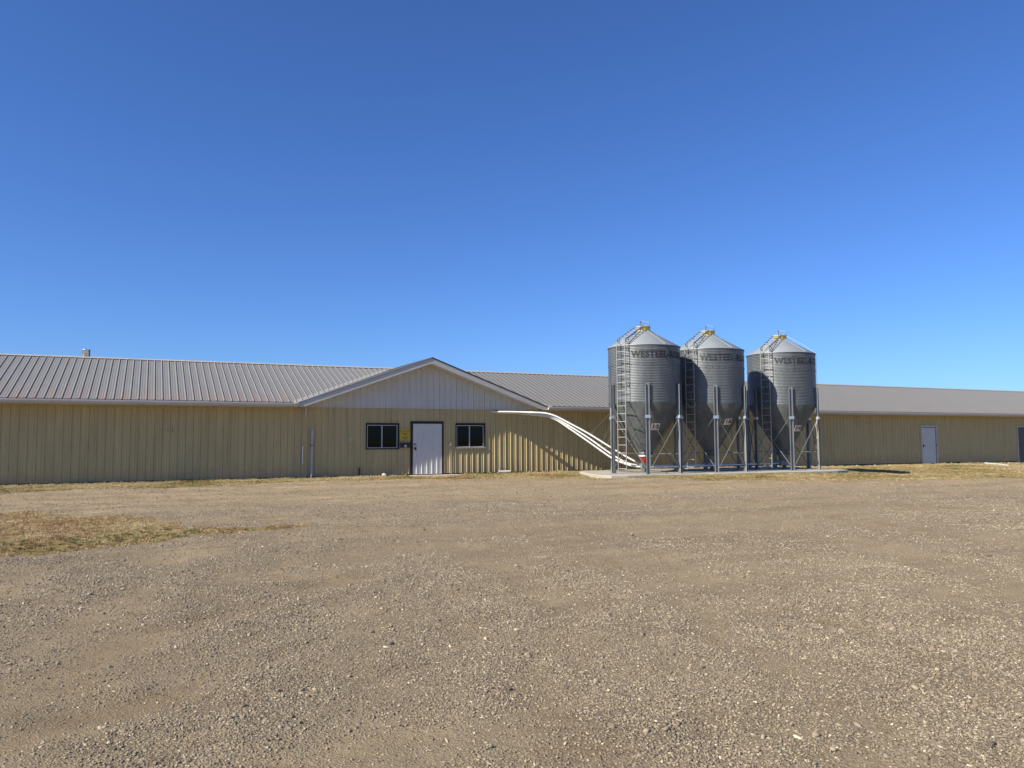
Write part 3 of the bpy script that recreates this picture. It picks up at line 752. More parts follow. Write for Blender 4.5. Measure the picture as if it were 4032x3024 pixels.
# ------------------------------------------------------------------ things on and at the wall
s = thing('warning_sign', (9.359, -.03, 1.654), 'yellow warning sign with dark lettering on the wall left of the white door', 'sign')
mb = MB(); mb.span((-.226, -.006, -.227), (.226, .006, .227)); mb.build('sign_board', M['signyellow'], s)
mb = MB()
for a_, b_ in (((-.205, .198), (.205, .206)), ((-.205, -.206), (.205, -.198)), ((-.205, -.198), (-.197, .198)), ((.197, -.198), (.205, .198))):
    mb.span((a_[0], -.0085, a_[1]), (b_[0], -.0065, b_[1]))
for z in (.092, -.055): mb.span((-.18, -.0085, z - .003), (.18, -.0065, z + .003))
mb.build('sign_border', M['signink'], s)
for txt, z, sz in (('DO NOT ENTER', .140, .056), ('BIO-SECURITY', .052, .044), ('IN EFFECT', -.005, .040), ('PLEASE REPORT', -.105, .046), ('TO HOUSE', -.160, .042)):
    tm = text_mesh(txt, sz, .0016); tm.transform(Matrix.Translation((0, -.0085, z)) @ Matrix.Rotation(R(90), 4, 'X')); tm.materials.clear(); tm.materials.append(M['signink'])
    link('lettering', tm, s)
s = thing('wall_box', (9.377, -.03, 1.232), 'black wall box with a round white dial below the yellow sign', 'box')
mb = MB(); mb.span((-.21, -.07, -.097), (.21, .012, .097)); mb.span((-.215, -.078, .085), (.215, .012, .102)); mb.build('case', M['black'], s)
mb = MB(); mb.lathe([(.001, .0), (.055, .0), (.058, .008), (.001, .012)], 20); mb.v = [(x - .01, -.071 - z, y - .034) for x, y, z in mb.v]; dl = mb.build('dial', M['plate'], s)
mb = MB(); mb.lathe([(.001, .0), (.022, .0), (.020, .010), (.001, .012)], 14); mb.v = [(x - .01, -.081 - z, y - .034) for x, y, z in mb.v]; mb.build('hub', M['greypvc'], dl)
s = thing('electrical_outlet', (11.317, -.02, 1.27), 'small grey electrical outlet box with conduit between door and right window', 'outlet box')
mb = MB(); mb.span((-.058, -.055, -.082), (.058, .012, .082)); mb.span((-.05, -.064, .008), (.05, -.056, .072)); mb.span((-.05, -.064, -.072), (.05, -.056, -.008)); mb.build('outlet_cover', M['flash'], s)
mb = MB(); mb.tube([(.02, -.012, -.08), (.03, -.012, -.2), (.045, -.012, -.3), (.045, -.012, -1.26)], .012, 8); mb.build('conduit', M['flash'], s)
mb = MB(); mb.span((7.112, -.03, 1.416), (7.204, -.001, 1.538)); mb.span((7.125, -.036, 1.43), (7.191, -.031, 1.524))
tag(mb.build('wall_plate', M['greypvc']), 'small square grey cover plate on the tan wall left of the windows', 'cover plate')
s = thing('vent_pipe', (5.66, -.10, 0), 'tall grey plastic pipe standing against the wall with a wider sleeve on top', 'pipe')
mb = MB(); mb.tube([(-.012, 0, -.02), (0, 0, 1.62)], .040, 14); mb.build('pipe', M['greypvc'], s)
mb = MB(); mb.tube([(0, 0, 1.60), (.012, 0, 1.85)], .058, 14); mb.build('sleeve', M['greypvc'], s)
for z, nm in ((1.256, 'strap'), (.07, 'strap')):
    mb = MB(); mb.lathe([(.044, z - .013), (.048, z - .013), (.048, z + .013), (.044, z + .013)], 14); mb.box((0, .07, z), (.15, .06, .02)); mb.build(nm, M['black'], s)
mb = MB(); mb.tube([(5.317, -.05, .545), (5.322, -.05, 1.228)], .028, 12); mb.box((5.317, -.018, .62), (.07, .03, .02)); mb.box((5.32, -.018, 1.15), (.07, .03, .02))
tag(mb.build('plastic_pipe', M['pvc']), 'short white plastic pipe fixed upright left of the tall grey pipe', 'pipe')
mb = MB(); mb.tube([(7.497, -.08, -.03), (7.497, -.08, .35)], .026, 10); mb.lathe([(.001, .36), (.03, .36), (.03, .34)], 10, c=(7.497, -.08))
tag(mb.build('short_post', M['black']), 'short black pipe post at the wall below the left window', 'post')
def rock(name, loc, size, label, cat, m, seed, group=None):
    bm = bmesh.new(); bmesh.ops.create_icosphere(bm, subdivisions=3, radius=1); rr = random.Random(seed)
    off = Vector((rr.uniform(0, 50), rr.uniform(0, 50), rr.uniform(0, 50)))
    from mathutils import noise as mn
    for v in bm.verts:
        k = 1 + .28 * mn.noise(v.co * 1.1 + off) + .12 * mn.noise(v.co * 2.7 + off); v.co = Vector((v.co.x * size[0], v.co.y * size[1], v.co.z * size[2])) * k
    me_ = bpy.data.meshes.new(name); bm.to_mesh(me_); bm.free(); me_.materials.append(m)
    o = link(name, me_, None, loc); o.rotation_euler = (0, 0, rr.uniform(0, 3)); return tag(o, label, cat, group)
rock('stone', (8.46, -.22, .055), (.14, .10, .08), 'large pale stone at the wall between short black post and white door', 'stone', M['stone'], 3)
for k, (px_, lab) in enumerate(((29.2, 'small white stone at the wall foot nearest the silo slab'), (34.9, 'small white stone at the wall foot, second left of the pale grey side door'),
                                (36.3, 'small white stone at the wall foot, next left of the pale grey side door'), (42.1, 'small white stone at the wall foot just right of the pale grey side door'),
                                (42.75, 'small white stone at the wall foot, second right of the pale grey side door'), (48.1, 'small white stone at the wall foot beside the dark navy door'))):
    rock('white_stone', (px_, -.14, float(ground_z(px_, -.14)) + .03), (.045, .035, .035), lab, 'stone', M['plate'], 20 + k, 'white stones along the foot of the right wall')
mb = MB(); mb.span((9.55, -.95, -.06), (11.62, -.03, .022)); tag(mb.build('doorstep', M['pinkslab']), 'low pinkish concrete doorstep in front of the white ribbed door', 'doorstep')
s = thing('drain_pipe', (13.69, -.22, .07), 'short white pipe length lying on the grass against the sunlit wall', 'pipe')
mb = MB(); mb.tube([(-.28, 0, 0), (.28, .01, 0)], .060, 16, caps=False); mb.tube([(.28, .01, 0), (-.28, 0, 0)], .052, 16, caps=False); mb.tube([(-.285, 0, 0), (-.23, 0, 0)], .068, 16, caps=False); mb.build('pipe', M['pvc'], s)
mb = MB(); rr = random.Random(5)
for k in range(9):
    x = 13.45 + .06 * k + rr.uniform(-.02, .02); p = [Vector((x, -.11, .0))]
    d = Vector((rr.uniform(-.5, .5), rr.uniform(-.05, .1), 1.0))
    for j in range(4): p.append(p[-1] + d.normalized() * rr.uniform(.06, .13)); d += Vector((rr.uniform(-.5, .5), rr.uniform(-.1, .1), -.1))
    mb.tube(p, [.006, .005, .004, .003, .002], 5)
    if k % 2: mb.tube([p[2], p[2] + Vector((rr.uniform(-.12, .12), -.02, .08))], [.004, .002], 4)
tag(mb.build('dead_weed', M['weed']), 'dead brown weed stalks growing behind the short white pipe at the wall', 'weed')
mb = MB(); mb.tube([(44.3, -1.15, -.07), (43.7, -1.9, -.08), (42.6, -3.1, -.07), (41.6, -4.1, -.07)], [.05, .055, .055, .05], 10)
o = mb.build('drain_pipe', M['pvc']); tag(o, 'long white pipe lying on the grass before the far right doors', 'pipe')

# ------------------------------------------------------------------ feed silos
SR, LR = 1.40, 1.459
ZP = 0.135                                    # everything below is measured from the slab
def zz(z): return z - ZP
Z_E, Z_J, Z_H, Z_HB = zz(5.02), zz(2.816), zz(5.70), zz(.915)
RINGH = (Z_E - Z_J) / 3; PER = RINGH / 12
def corr(z): return .0105 * math.cos(2 * math.pi * (z - Z_J) / PER)
silo = thing('feed_silo', (17.623, -4.913, ZP), 'x', 'silo', 'galvanised feed silos on the concrete slab')
ring_meshes = []
for k in range(3):
    z0 = Z_J + k * RINGH; prof = []
    N = 12 * 6
    for j in range(N + 1):
        z = z0 + RINGH * j / N; prof.append((SR + corr(z) - .002 * (k == 1), z))
    mb = MB(); mb.lathe(prof, 120)
    nb = 36
    for j in range(nb):
        a_ = 2 * math.pi * (j + .5) / nb; rot = Matrix.Rotation(a_, 3, 'Z')
        mb.box((1.412 * math.cos(a_), 1.412 * math.sin(a_), z0 + RINGH - .012), (.018, .022, .022), rot, 1)
    for j in range(3):      # vertical lap seam with bolts
        a_ = R(247 + 40 * (k % 2)) + j * 2 * math.pi / 3; rot = Matrix.Rotation(a_, 3, 'Z')
        for q in range(12): mb.box((1.412 * math.cos(a_), 1.412 * math.sin(a_), z0 + PER * (q + .02)), (.016, .014, .014), rot, 1)
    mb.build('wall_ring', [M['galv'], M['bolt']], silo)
mb = MB()
mb.lathe([(SR + .012, Z_E - .03), (SR + .014, Z_E + .012), (SR - .02, Z_E + .02)], 96); mb.build('eave_ring', M['galv'], silo)
RB, RT = SR + .03, .26
for k in range(6):
    a0 = R(270 + 60 * k); a1 = a0 + R(60); mb = MB()
    mb.lathe([(RB, Z_E - .005), (RB - .005, Z_E + .012), (RT, Z_H)], 16, a0, a1)
    d = lambda a_, r, z: Vector((r * math.cos(a_), r * math.sin(a_), z))
    mb.bar(d(a0, RB - .005, Z_E + .03), d(a0, RT, Z_H + .015), .028, .030)
    for q in range(14):
        f_ = (q + .5) / 14; mb.box(d(a0 - .035 / (RB + (RT - RB) * f_), RB + (RT - RB) * f_, Z_E + .02 + (Z_H - Z_E - .012) * f_), (.012, .012, .012), mi=1)
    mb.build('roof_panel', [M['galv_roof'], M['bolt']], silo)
mb = MB(); mb.lathe([(.270, Z_H - .02), (.270, zz(5.865)), (.285, zz(5.865)), (.285, zz(5.885)), (.25, zz(5.885))], 40)
col_ = mb.build('hatch_collar', M['yellow'], silo)
mb = MB(); mb.lathe([(.25, zz(5.875)), (.24, zz(5.895)), (.08, zz(5.925)), (.001, zz(5.93))], 32); mb.build('lid', M['galv_roof'], col_)
mb = MB()
A = R(202.5); er = Vector((math.cos(A), math.sin(A), 0)); et = Vector((-math.sin(A), math.cos(A), 0))
# lid opener: bent frame on the ladder side, upright on the far side, cord between
h0 = er * .27 + Vector((0, 0, zz(5.80)))
mb.bar(er * .34 + et * .12 + Vector((0, 0, zz(5.72))), er * .20 + et * .02 + Vector((0, 0, zz(6.13))), .028, .012)
mb.bar(er * .16 + et * .02 + Vector((0, 0, zz(5.88))), er * .19 + et * .02 + Vector((0, 0, zz(6.13))), .028, .012)
mb.bar(er * .38 + et * .10 + Vector((0, 0, zz(5.70))), er * .40 + et * .10 + Vector((0, 0, zz(6.02))), .02, .02)
mb.tube([er * .40 + et * .10 + Vector((0, 0, zz(6.02))), er * .34 + et * .08 + Vector((0, 0, zz(6.05))), er * .31 + et * .08 + Vector((0, 0, zz(5.98)))], .012, 6)
q0 = R(292); mb.bar(Vector((.27 * math.cos(q0), .27 * math.sin(q0), zz(5.84))), Vector((.27 * math.cos(q0), .27 * math.sin(q0), zz(6.03))), .03, .014)
mb.build('lid_opener', M['leg'], col_)
mb = MB(); mb.tube([er * .20 + et * .02 + Vector((0, 0, zz(6.12))), Vector((.27 * math.cos(q0), .27 * math.sin(q0), zz(6.02)))], .006, 5)
mb.build('pull_cord', M['pvc'], col_)
# hopper in six sheets with riveted laps
HB = .27
for k in range(6):
    a0 = R(240 + 60 * k) + R(8); a1 = a0 + R(60); mb = MB()
    mb.lathe([(SR + .012, Z_J + .05), (SR + .013, Z_J - .004), (HB, Z_HB)], 16, a0, a1)
    for q in range(22):
        f_ = (q + .5) / 22; r_ = SR + (HB - SR) * f_ + .004; aa = a0 + .03 / max(r_, .3)
        mb.box((r_ * math.cos(aa), r_ * math.sin(aa), Z_J + (Z_HB - Z_J) * f_), (.014, .014, .014), Matrix.Rotation(aa, 3, 'Z'), 1)
    for q in range(8):
        aa = a0 + (a1 - a0) * (q + .5) / 8; mb.box((1.414 * math.cos(aa), 1.414 * math.sin(aa), Z_J + .018), (.016, .02, .02), Matrix.Rotation(aa, 3, 'Z'), 1)
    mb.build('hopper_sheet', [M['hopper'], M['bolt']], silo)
mb = MB(); mb.lathe([(HB + .004, Z_HB + .02), (HB + .02, Z_HB + .01), (HB + .02, zz(.83)), (HB, zz(.83))], 32); mb.build('hopper_collar', M['hopper'], silo)
mb = MB(); mb.lathe([(HB - .01, zz(.83)), (HB + .012, zz(.825)), (HB + .012, zz(.755)), (HB - .03, zz(.75))], 32); mb.build('boot_ring', M['pvc'], silo)
mb = MB(); mb.lathe([(HB - .025, zz(.752)), (HB - .035, zz(.70)), (.13, zz(.47)), (.12, zz(.46))], 24); boot = mb.build('boot', M['red'], silo)
mb = MB(); mb.box((0, 0, zz(.395)), (.40, .20, .13)); mb.box((-.16, 0, zz(.40)), (.16, .26, .18)); mb.box((.05, .0, zz(.24)), (.06, .2, .18)); mb.build('auger_box', M['leg'], boot)
# legs: channel section open to the outside, base plate, gusset plate where the braces start
legs = []
for k in range(6):
    a_ = R(60 * k - 1.0); e_r = Vector((math.cos(a_), math.sin(a_), 0)); e_t = Vector((-math.sin(a_), math.cos(a_), 0)); base = e_r * LR
    mb = MB(); z0, z1 = zz(ZP), zz(3.55)
    sec = [(-.036, -.075), (.040, -.075), (.040, -.052), (.036, -.052), (.036, -.071), (-.032, -.071), (-.032, .071), (.036, .071), (.036, .052), (.040, .052), (.040, .075), (-.036, .075)]
    mb.prism(sec, lambda p, q: base + e_r * p + e_t * q + Vector((0, 0, z0)), lambda p, q: base + e_r * p + e_t * q + Vector((0, 0, z1)))
    lg = mb.build('leg', M['leg'], silo); legs.append((base, e_r, e_t))
    mb = MB(); mb.box(base + Vector((0, 0, .006)), (.24, .24, .012), Matrix.Rotation(a_, 3, 'Z')); mb.box(base - e_r * .06 + Vector((0, 0, .06)), (.02, .16, .12), Matrix.Rotation(a_, 3, 'Z')); mb.build('base_plate', M['leg'], lg)
    mb = MB(); mb.box(base + e_r * .046 + Vector((0, 0, zz(2.29))), (.010, .205, .12), Matrix.Rotation(a_, 3, 'Z')); mb.box(base - e_r * .0 + e_t * .09 + Vector((0, 0, zz(2.29))), (.09, .02, .12), Matrix.Rotation(a_, 3, 'Z')); mb.box(base - e_t * .09 + Vector((0, 0, zz(2.29))), (.09, .02, .12), Matrix.Rotation(a_, 3, 'Z')); mb.build('gusset_plate', M['galv_new'], lg)
for k in range(6):
    (b0, r_0, t_0), (b1, r_1, t_1) = legs[k], legs[(k + 1) % 6]
    for j, (p, q) in enumerate(((b0 + t_0 * .09, b1 - t_1 * .09), (b1 - t_1 * .09, b0 + t_0 * .09))):
        mid = ((r_0 + r_1) / 2).normalized(); off = mid * (.012 * (j * 2 - 1))
        mb = MB(); mb.bar(p + off + Vector((0, 0, zz(2.25))), q + off + Vector((0, 0, zz(.36))), .032, .006, side=mid); mb.bar(p + off + mid * .012 + Vector((0, 0, zz(2.25))), q + off + mid * .012 + Vector((0, 0, zz(.36))), .004, .026, side=mid); mb.build('brace', M['brace'], silo)
    mb = MB(); mb.bar(b0 - r_0 * .04 + Vector((0, 0, zz(.88))), r_0 * .28 + Vector((0, 0, zz(.88))), .03, .02); mb.build('tie_rod', M['brace'], silo)
# ladder up the side and over the roof
LW = .185; lr = SR + .20
lm = MB(); zb0, zt0 = zz(.24), zz(5.20)
for s_ in (-1, 1):
    p = er * lr + et * (LW * s_); lm.bar(p + Vector((0, 0, zb0)), p + Vector((0, 0, zt0)), .036, .020, side=et)
    for z in (zz(4.93), zz(3.60), zz(2.86)):
        lm.bar(p + Vector((0, 0, z)), er * (SR + .005) + et * (LW * s_ * .75) + Vector((0, 0, z - .10)), .028, .008); lm.bar(p + Vector((0, 0, z)), er * (SR + .005) + et * (LW * s_ * .95) + Vector((0, 0, z + .02)), .028, .008)
ladder = lm.build('ladder', M['ladder'], silo)
z = zb0 + .10
while z < zt0 - .05:
    mb = MB(); mb.bar(er * (lr + .0) + et * -LW + Vector((0, 0, z)), er * (lr + .0) + et * LW + Vector((0, 0, z)), .020, .020); mb.build('rung', M['ladder'], ladder); z += .295
rm = MB(); P0 = er * (lr - .02) + Vector((0, 0, zz(5.22))); P1 = er * .30 + Vector((0, 0, zz(5.98)))
P1 = er * .30 + Vector((0, 0, zz(5.865)))
for s_ in (-1, 1):
    o_ = et * (LW * s_); rm.bar(P0 + o_, P1 + o_, .02, .050, side=(0, 0, 1))
    q = P0.lerp(P1, .12); rm.bar(q + o_, er * (SR - .10) + o_ * 1.25 + Vector((0, 0, Z_E + .06)), .022, .012)
    rm.bar(P0 + o_, er * (SR - .02) + o_ + Vector((0, 0, Z_E + .03)), .022, .012)
    q = P0.lerp(P1, .55); rm.bar(q + o_, q + o_ - Vector((0, 0, .17)), .022, .012)
rl = rm.build('roof_ladder', M['leg'], silo)
for k in range(7):
    f_ = .04 + k * .15; q = P0.lerp(P1, f_) + Vector((0, 0, .012)); mb = MB(); mb.bar(q - et * LW, q + et * LW, .045, .014, side=(0, 0, 1)); mb.build('rung', M['ladder'], rl)

def ring_lettering(txt, a_start, chars_arc, zc, hgt, m, parent, upto=None):
    tm = text_mesh(txt, 1.0, .05, 'LEFT', 1.08)
    bm = bmesh.new(); bm.from_mesh(tm)
    xs = [v.co.x for v in bm.verts]; ys = [v.co.y for v in bm.verts]; x0, x1, y0, y1 = min(xs), max(xs), min(ys), max(ys)
    for v in bm.verts:
        v.co.x = (v.co.x - x0) / (x1 - x0) * chars_arc; v.co.z = zc + ((v.co.y - y0) / (y1 - y0) - .5) * hgt; v.co.y = 0
    zlo = zc - hgt / 2
    for j in range(1, int(hgt / (PER / 6)) + 1):
        bmesh.ops.bisect_plane(bm, geom=bm.verts[:] + bm.edges[:] + bm.faces[:], plane_co=(0, 0, zlo + j * PER / 6), plane_no=(0, 0, 1))
    for j in range(1, int(chars_arc / .05)):
        bmesh.ops.bisect_plane(bm, geom=bm.verts[:] + bm.edges[:] + bm.faces[:], plane_co=(j * .05, 0, 0), plane_no=(1, 0, 0))
    for v in bm.verts:
        r_ = SR + corr(v.co.z) + .005; a_ = a_start + v.co.x / SR; v.co = Vector((r_ * math.cos(a_), r_ * math.sin(a_), v.co.z))
    bmesh.ops.recalc_face_normals(bm, faces=bm.faces)
    me_ = bpy.data.meshes.new('lettering'); bm.to_mesh(me_); bm.free(); me_.materials.clear(); me_.materials.append(m)
    return link('lettering', me_, parent)
def number_plate(parent, a_, z, digits, tilt, amber=False):
    """small plate on the hopper sheet; digits read along the sheet"""
    r_ = HB + (SR - HB) * (zz(z) - Z_HB) / (Z_J - Z_HB); e_r = Vector((math.cos(a_), math.sin(a_), 0)); e_t = Vector((-math.sin(a_), math.cos(a_), 0))
    upv = (e_r * (SR - HB) + Vector((0, 0, Z_J - Z_HB))).normalized(); nr = e_t.cross(upv); nr.normalize()
    rot = Matrix((e_t, upv, nr)).transposed() @ Matrix.Rotation(tilt, 3, 'Z')
    c = e_r * r_ + Vector((0, 0, zz(z))) + nr * .030
    mb = MB(); mb.box(c, (.335, .29, .006), rot)
    if amber: mb.box(c + rot @ Vector((.085, .02, .0045)), (.15, .22, .003), rot, 1)
    mb.box(c + rot @ Vector((0, .10, -.014)), (.05, .02, .028), rot); mb.box(c + rot @ Vector((0, -.10, -.014)), (.05, .02, .028), rot)
    pl = mb.build('number_plate', [M['plate'], M['plateamber']], parent)
    for t_, x in ((digits[0], -.075), (digits[1], .085)):
        tm = text_mesh(t_, .22, .012); tm.transform(Matrix.Translation(c + rot @ Vector((x, 0, .0075))) @ rot.to_4x4()); tm.materials.clear(); tm.materials.append(M['ink']); link('lettering', tm, pl)

silo2 = copy_tree(silo); silo2.location = (20.810, -4.973, ZP)
silo3 = copy_tree(silo); silo3.location = (24.606, -5.131, ZP)
for s_ in (silo2, silo3):
    for ch in s_.children:
        if ch.name.startswith('boot') and not ch.name.startswith('boot_ring'):
            ch.data = ch.data.copy(); ch.data.materials[0] = M['greyboot']
        if ch.name.startswith('boot_ring'):
            ch.data = ch.data.copy(); ch.data.materials[0] = M['hopper']
silo['label'] = 'galvanised feed silo nearest the gable, red boot and plate reading 12'
silo2['label'] = 'middle galvanised feed silo with a two-tone white and amber number plate'
silo3['label'] = 'rightmost galvanised feed silo with plate reading 14 and rope on its leg'
mb = MB(); mb.tube([Vector((.27 * math.cos(q0), .27 * math.sin(q0), zz(5.86))), Vector((1.0 * math.cos(R(300)), 1.0 * math.sin(R(300)), zz(5.38))), Vector((1.44 * math.cos(R(305)), 1.44 * math.sin(R(305)), zz(5.03))), Vector((1.46 * math.cos(R(305)), 1.46 * math.sin(R(305)), zz(3.0)))], .006, 5)
mb.build('roof_cord', M['pvc'], silo3)
ring_lettering('WESTEEL-ROSCO', R(214.5), 2.72, zz(4.66), .275, M['inkfresh'], silo)
ring_lettering('WESTEEL-ROSCO', R(215.5), 2.72, zz(4.66), .275, M['inkfaded'], silo2)
ring_lettering('WESTEEL-ROSCO', R(214.5), 2.72, zz(4.66), .275, M['inkfaded'], silo3)
number_plate(silo, R(260.5), 1.93, '12', 0.0)
number_plate(silo2, R(273), 2.14, '16', R(4), True)
number_plate(silo3, R(268.6), 1.88, '14', R(3))
mb = MB(); L3 = Vector((24.606, -5.131, 0)) + Vector((math.cos(R(299)), math.sin(R(299)), 0)) * (LR + .06)
mb.lathe([(.11, 2.26), (.125, 2.27), (.11, 2.285)], 14, c=(L3.x - .03, L3.y + .05))
mb.tube([L3 + Vector((-.12, -.03, 2.28)), L3 + Vector((-.20, -.04, 2.12)), L3 + Vector((-.27, -.04, 1.95)), L3 + Vector((-.22, -.05, 1.85)), L3 + Vector((-.20, -.05, 1.55)), L3 + Vector((-.23, -.05, 1.42))], .011, 6)
mb.tube([L3 + Vector((-.18, .4, 2.75)), L3 + Vector((-.20, .2, 2.45)), L3 + Vector((-.12, 0, 2.28))], .009, 6)
tag(mb.build('rope', M['rope']), 'tan rope knotted round the front right leg of the rightmost silo', 'rope')

# ------------------------------------------------------------------ feed pipes from the silo boots to the gable wall
def smooth_path(pts, k=5):
    pts = [Vector(p) for p in pts]; out = [pts[0]]
    for i in range(1, len(pts) - 1):
        a_, b_, c_ = pts[i - 1], pts[i], pts[i + 1]; d = min(.45, (b_ - a_).length * .45, (c_ - b_).length * .45)
        p, q = b_ + (a_ - b_).normalized() * d, b_ + (c_ - b_).normalized() * d
        for j in range(k + 1):
            t_ = j / k; out.append(p.lerp(b_, t_).lerp(b_.lerp(q, t_), t_))
    out.append(pts[-1]); return out
PIPES = [
    ([(17.42, -4.70, .50), (16.9, -4.12, .92), (16.05, -3.18, 1.70), (14.98, -1.98, 2.53), (13.9, -.8, 2.605), (13.17, .03, 2.63)], 'upper white feed pipe sloping from the first silo boot to the gable wall'),
    ([(20.70, -4.90, .385), (17.75, -4.66, .385), (17.15, -4.40, .46), (16.74, -3.90, .82), (16.05, -3.08, 1.56), (15.06, -1.90, 2.455), (13.98, -.72, 2.585), (13.29, .03, 2.60)], 'middle white feed pipe running low to the second silo and up to the gable'),
    ([(24.50, -5.10, .385), (20.9, -5.18, .36), (17.75, -5.02, .345), (17.22, -4.80, .36), (16.78, -4.02, .60), (16.06, -3.12, 1.38), (15.14, -1.86, 2.38), (14.06, -.66, 2.55), (13.42, .03, 2.575)], 'lowest white feed pipe running along the slab to the far silo'),
]
for pts, lab in PIPES:
    t = thing('feed_pipe', pts[0], lab, 'pipe', 'white feed pipes between silos and gable'); o0 = Vector(pts[0])
    sp = smooth_path(pts); mb = MB(); mb.tube([p - o0 for p in sp], .035, 14); mb.build('pipe', M['pvc'], t)
    for i in range(2, len(pts) - 2):
        a_, b_ = Vector(pts[i]), Vector(pts[i + 1]); c_ = a_.lerp(b_, .5); d = (b_ - a_).normalized()
        mb = MB(); mb.tube([c_ - d * .07 - o0, c_ + d * .07 - o0], .041, 14); mb.build('coupling', M['pvc'], t)
for a_, b_, lab in (((18.9, -.64, 2.74), (16.15, -3.28, 1.66), 'long thin support wire from gutter down to the feed pipes, leftmost of three'), ((19.2, -.64, 2.74), (16.45, -3.62, 1.30), 'thin support wire from gutter to the feed pipes, middle of three'), ((19.35, -.64, 2.74), (16.55, -3.74, 1.10), 'thin support wire from gutter to the feed pipes, rightmost of three')):
    mb = MB(); mb.tube([a_, b_], .005, 5); c_ = Vector(b_); mb.tube([c_ + Vector((.03, -.05, .03)), c_ + Vector((0, 0, -.09)), c_ + Vector((-.03, .05, .03))], .006, 5)
    tag(mb.build('support_wire', M['wire']), lab, 'wire', 'support wires holding the feed pipes')

# ------------------------------------------------------------------ scattered stones and turf (geometry nodes)
def scatter(name, pts, rot, scale, val, kinds, label, which):
    me_ = bpy.data.meshes.new(name); n_ = len(pts); me_.vertices.add(n_); me_.vertices.foreach_set('co', pts.astype(np.float32).reshape(-1))
    for nm, ty, arr in (('rot', 'FLOAT_VECTOR', rot), ('siz', 'FLOAT_VECTOR', scale)):
        a_ = me_.attributes.new(nm, ty, 'POINT'); a_.data.foreach_set('vector', arr.astype(np.float32).reshape(-1))
    a_ = me_.attributes.new('tone', 'FLOAT', 'POINT'); a_.data.foreach_set('value', val.astype(np.float32))
    a_ = me_.attributes.new('which', 'INT', 'POINT'); a_.data.foreach_set('value', which.astype(np.int32))
    ob = link(name, me_); tag(ob, label, kind='stuff')
    col_ = bpy.data.collections.new(name + '_kinds')
    for km in kinds:
        ko = bpy.data.objects.new(name + '_piece', km); col_.objects.link(ko)
    g = bpy.data.node_groups.new(name, 'GeometryNodeTree')
    g.interface.new_socket('Geometry', in_out='INPUT', socket_type='NodeSocketGeometry'); g.interface.new_socket('Geometry', in_out='OUTPUT', socket_type='NodeSocketGeometry')
    N = g.nodes; gi = N.new('NodeGroupInput'); go = N.new('NodeGroupOutput')
    mp_ = N.new('GeometryNodeMeshToPoints'); ci = N.new('GeometryNodeCollectionInfo'); ci.inputs['Collection'].default_value = col_; ci.inputs['Separate Children'].default_value = True; ci.inputs['Reset Children'].default_value = True
    ip = N.new('GeometryNodeInstanceOnPoints'); ip.inputs['Pick Instance'].default_value = True
    def na(nm, ty):
        x = N.new('GeometryNodeInputNamedAttribute'); x.data_type = ty; x.inputs['Name'].default_value = nm; return x.outputs['Attribute']
    e2r = N.new('FunctionNodeEulerToRotation')
    Lk = g.links.new
    Lk(gi.outputs[0], mp_.inputs[0]); Lk(mp_.outputs[0], ip.inputs['Points']); Lk(ci.outputs[0], ip.inputs['Instance'])
    Lk(na('which', 'INT'), ip.inputs['Instance Index']); Lk(na('rot', 'FLOAT_VECTOR'), e2r.inputs[0]); Lk(e2r.outputs[0], ip.inputs['Rotation']); Lk(na('siz', 'FLOAT_VECTOR'), ip.inputs['Scale'])
    Lk(ip.outputs[0], go.inputs[0])
    md = ob.modifiers.new('scatter', 'NODES'); md.node_group = g
    return ob
def tone_material(name, stops, rough=.9, trans=0.0):
    m = bpy.data.materials.new(name); m.use_nodes = True; t = m.node_tree; b = t.nodes['Principled BSDF']; b.inputs['Roughness'].default_value = rough; b.inputs['Specular IOR Level'].default_value = .2
    at = t.nodes.new('ShaderNodeAttribute'); at.attribute_type = 'INSTANCER'; at.attribute_name = 'tone'
    r = t.nodes.new('ShaderNodeValToRGB'); cr = r.color_ramp
    while len(cr.elements) < len(stops): cr.elements.new(.5)
    for e, (p, c) in zip(cr.elements, stops): e.position = p; e.color = (*c, 1)
    t.links.new(at.outputs['Fac'], r.inputs[0]); t.links.new(r.outputs[0], b.inputs['Base Color'])
    return m
stone_m = tone_material('loose_stone', [(0, (0.095, 0.078, 0.060)), (.25, (0.183, 0.146, 0.105)), (.55, (0.263, 0.213, 0.146)), (.8, (0.336, 0.281, 0.194)), (.93, (0.439, 0.374, 0.255)), (1, (0.542, 0.479, 0.344))])
from mathutils import noise as mnoise
kinds = []
for k in range(7):
    bm = bmesh.new(); bmesh.ops.create_icosphere(bm, subdivisions=2, radius=1); off = Vector((k * 7.3, k * 3.1, 1))
    ang = k >= 4
    for v in bm.verts:
        q = 1 + .32 * mnoise.noise(v.co * .9 + off) + .15 * mnoise.noise(v.co * 2.2 + off)
        v.co = Vector((v.co.x * (1 + .25 * (k % 3)), v.co.y * .85, v.co.z * (.55 + .08 * (k % 4)))) * q
    for f in bm.faces: f.smooth = not ang
    me_ = bpy.data.meshes.new('loose_stone'); bm.to_mesh(me_); bm.free(); me_.materials.append(stone_m); kinds.append(me_)
def wedge(dmin, dmax, n_, spread=.82):
    """points on the yard in front of the camera, even per square metre"""
    d = np.sqrt(RNG.uniform(dmin ** 2, dmax ** 2, n_)); s_ = RNG.uniform(-spread, spread, n_)
    x = d * math.sin(PSI) + s_ * d * math.cos(PSI); y = CAM.y + d * math.cos(PSI) - s_ * d * math.sin(PSI)
    return x, y
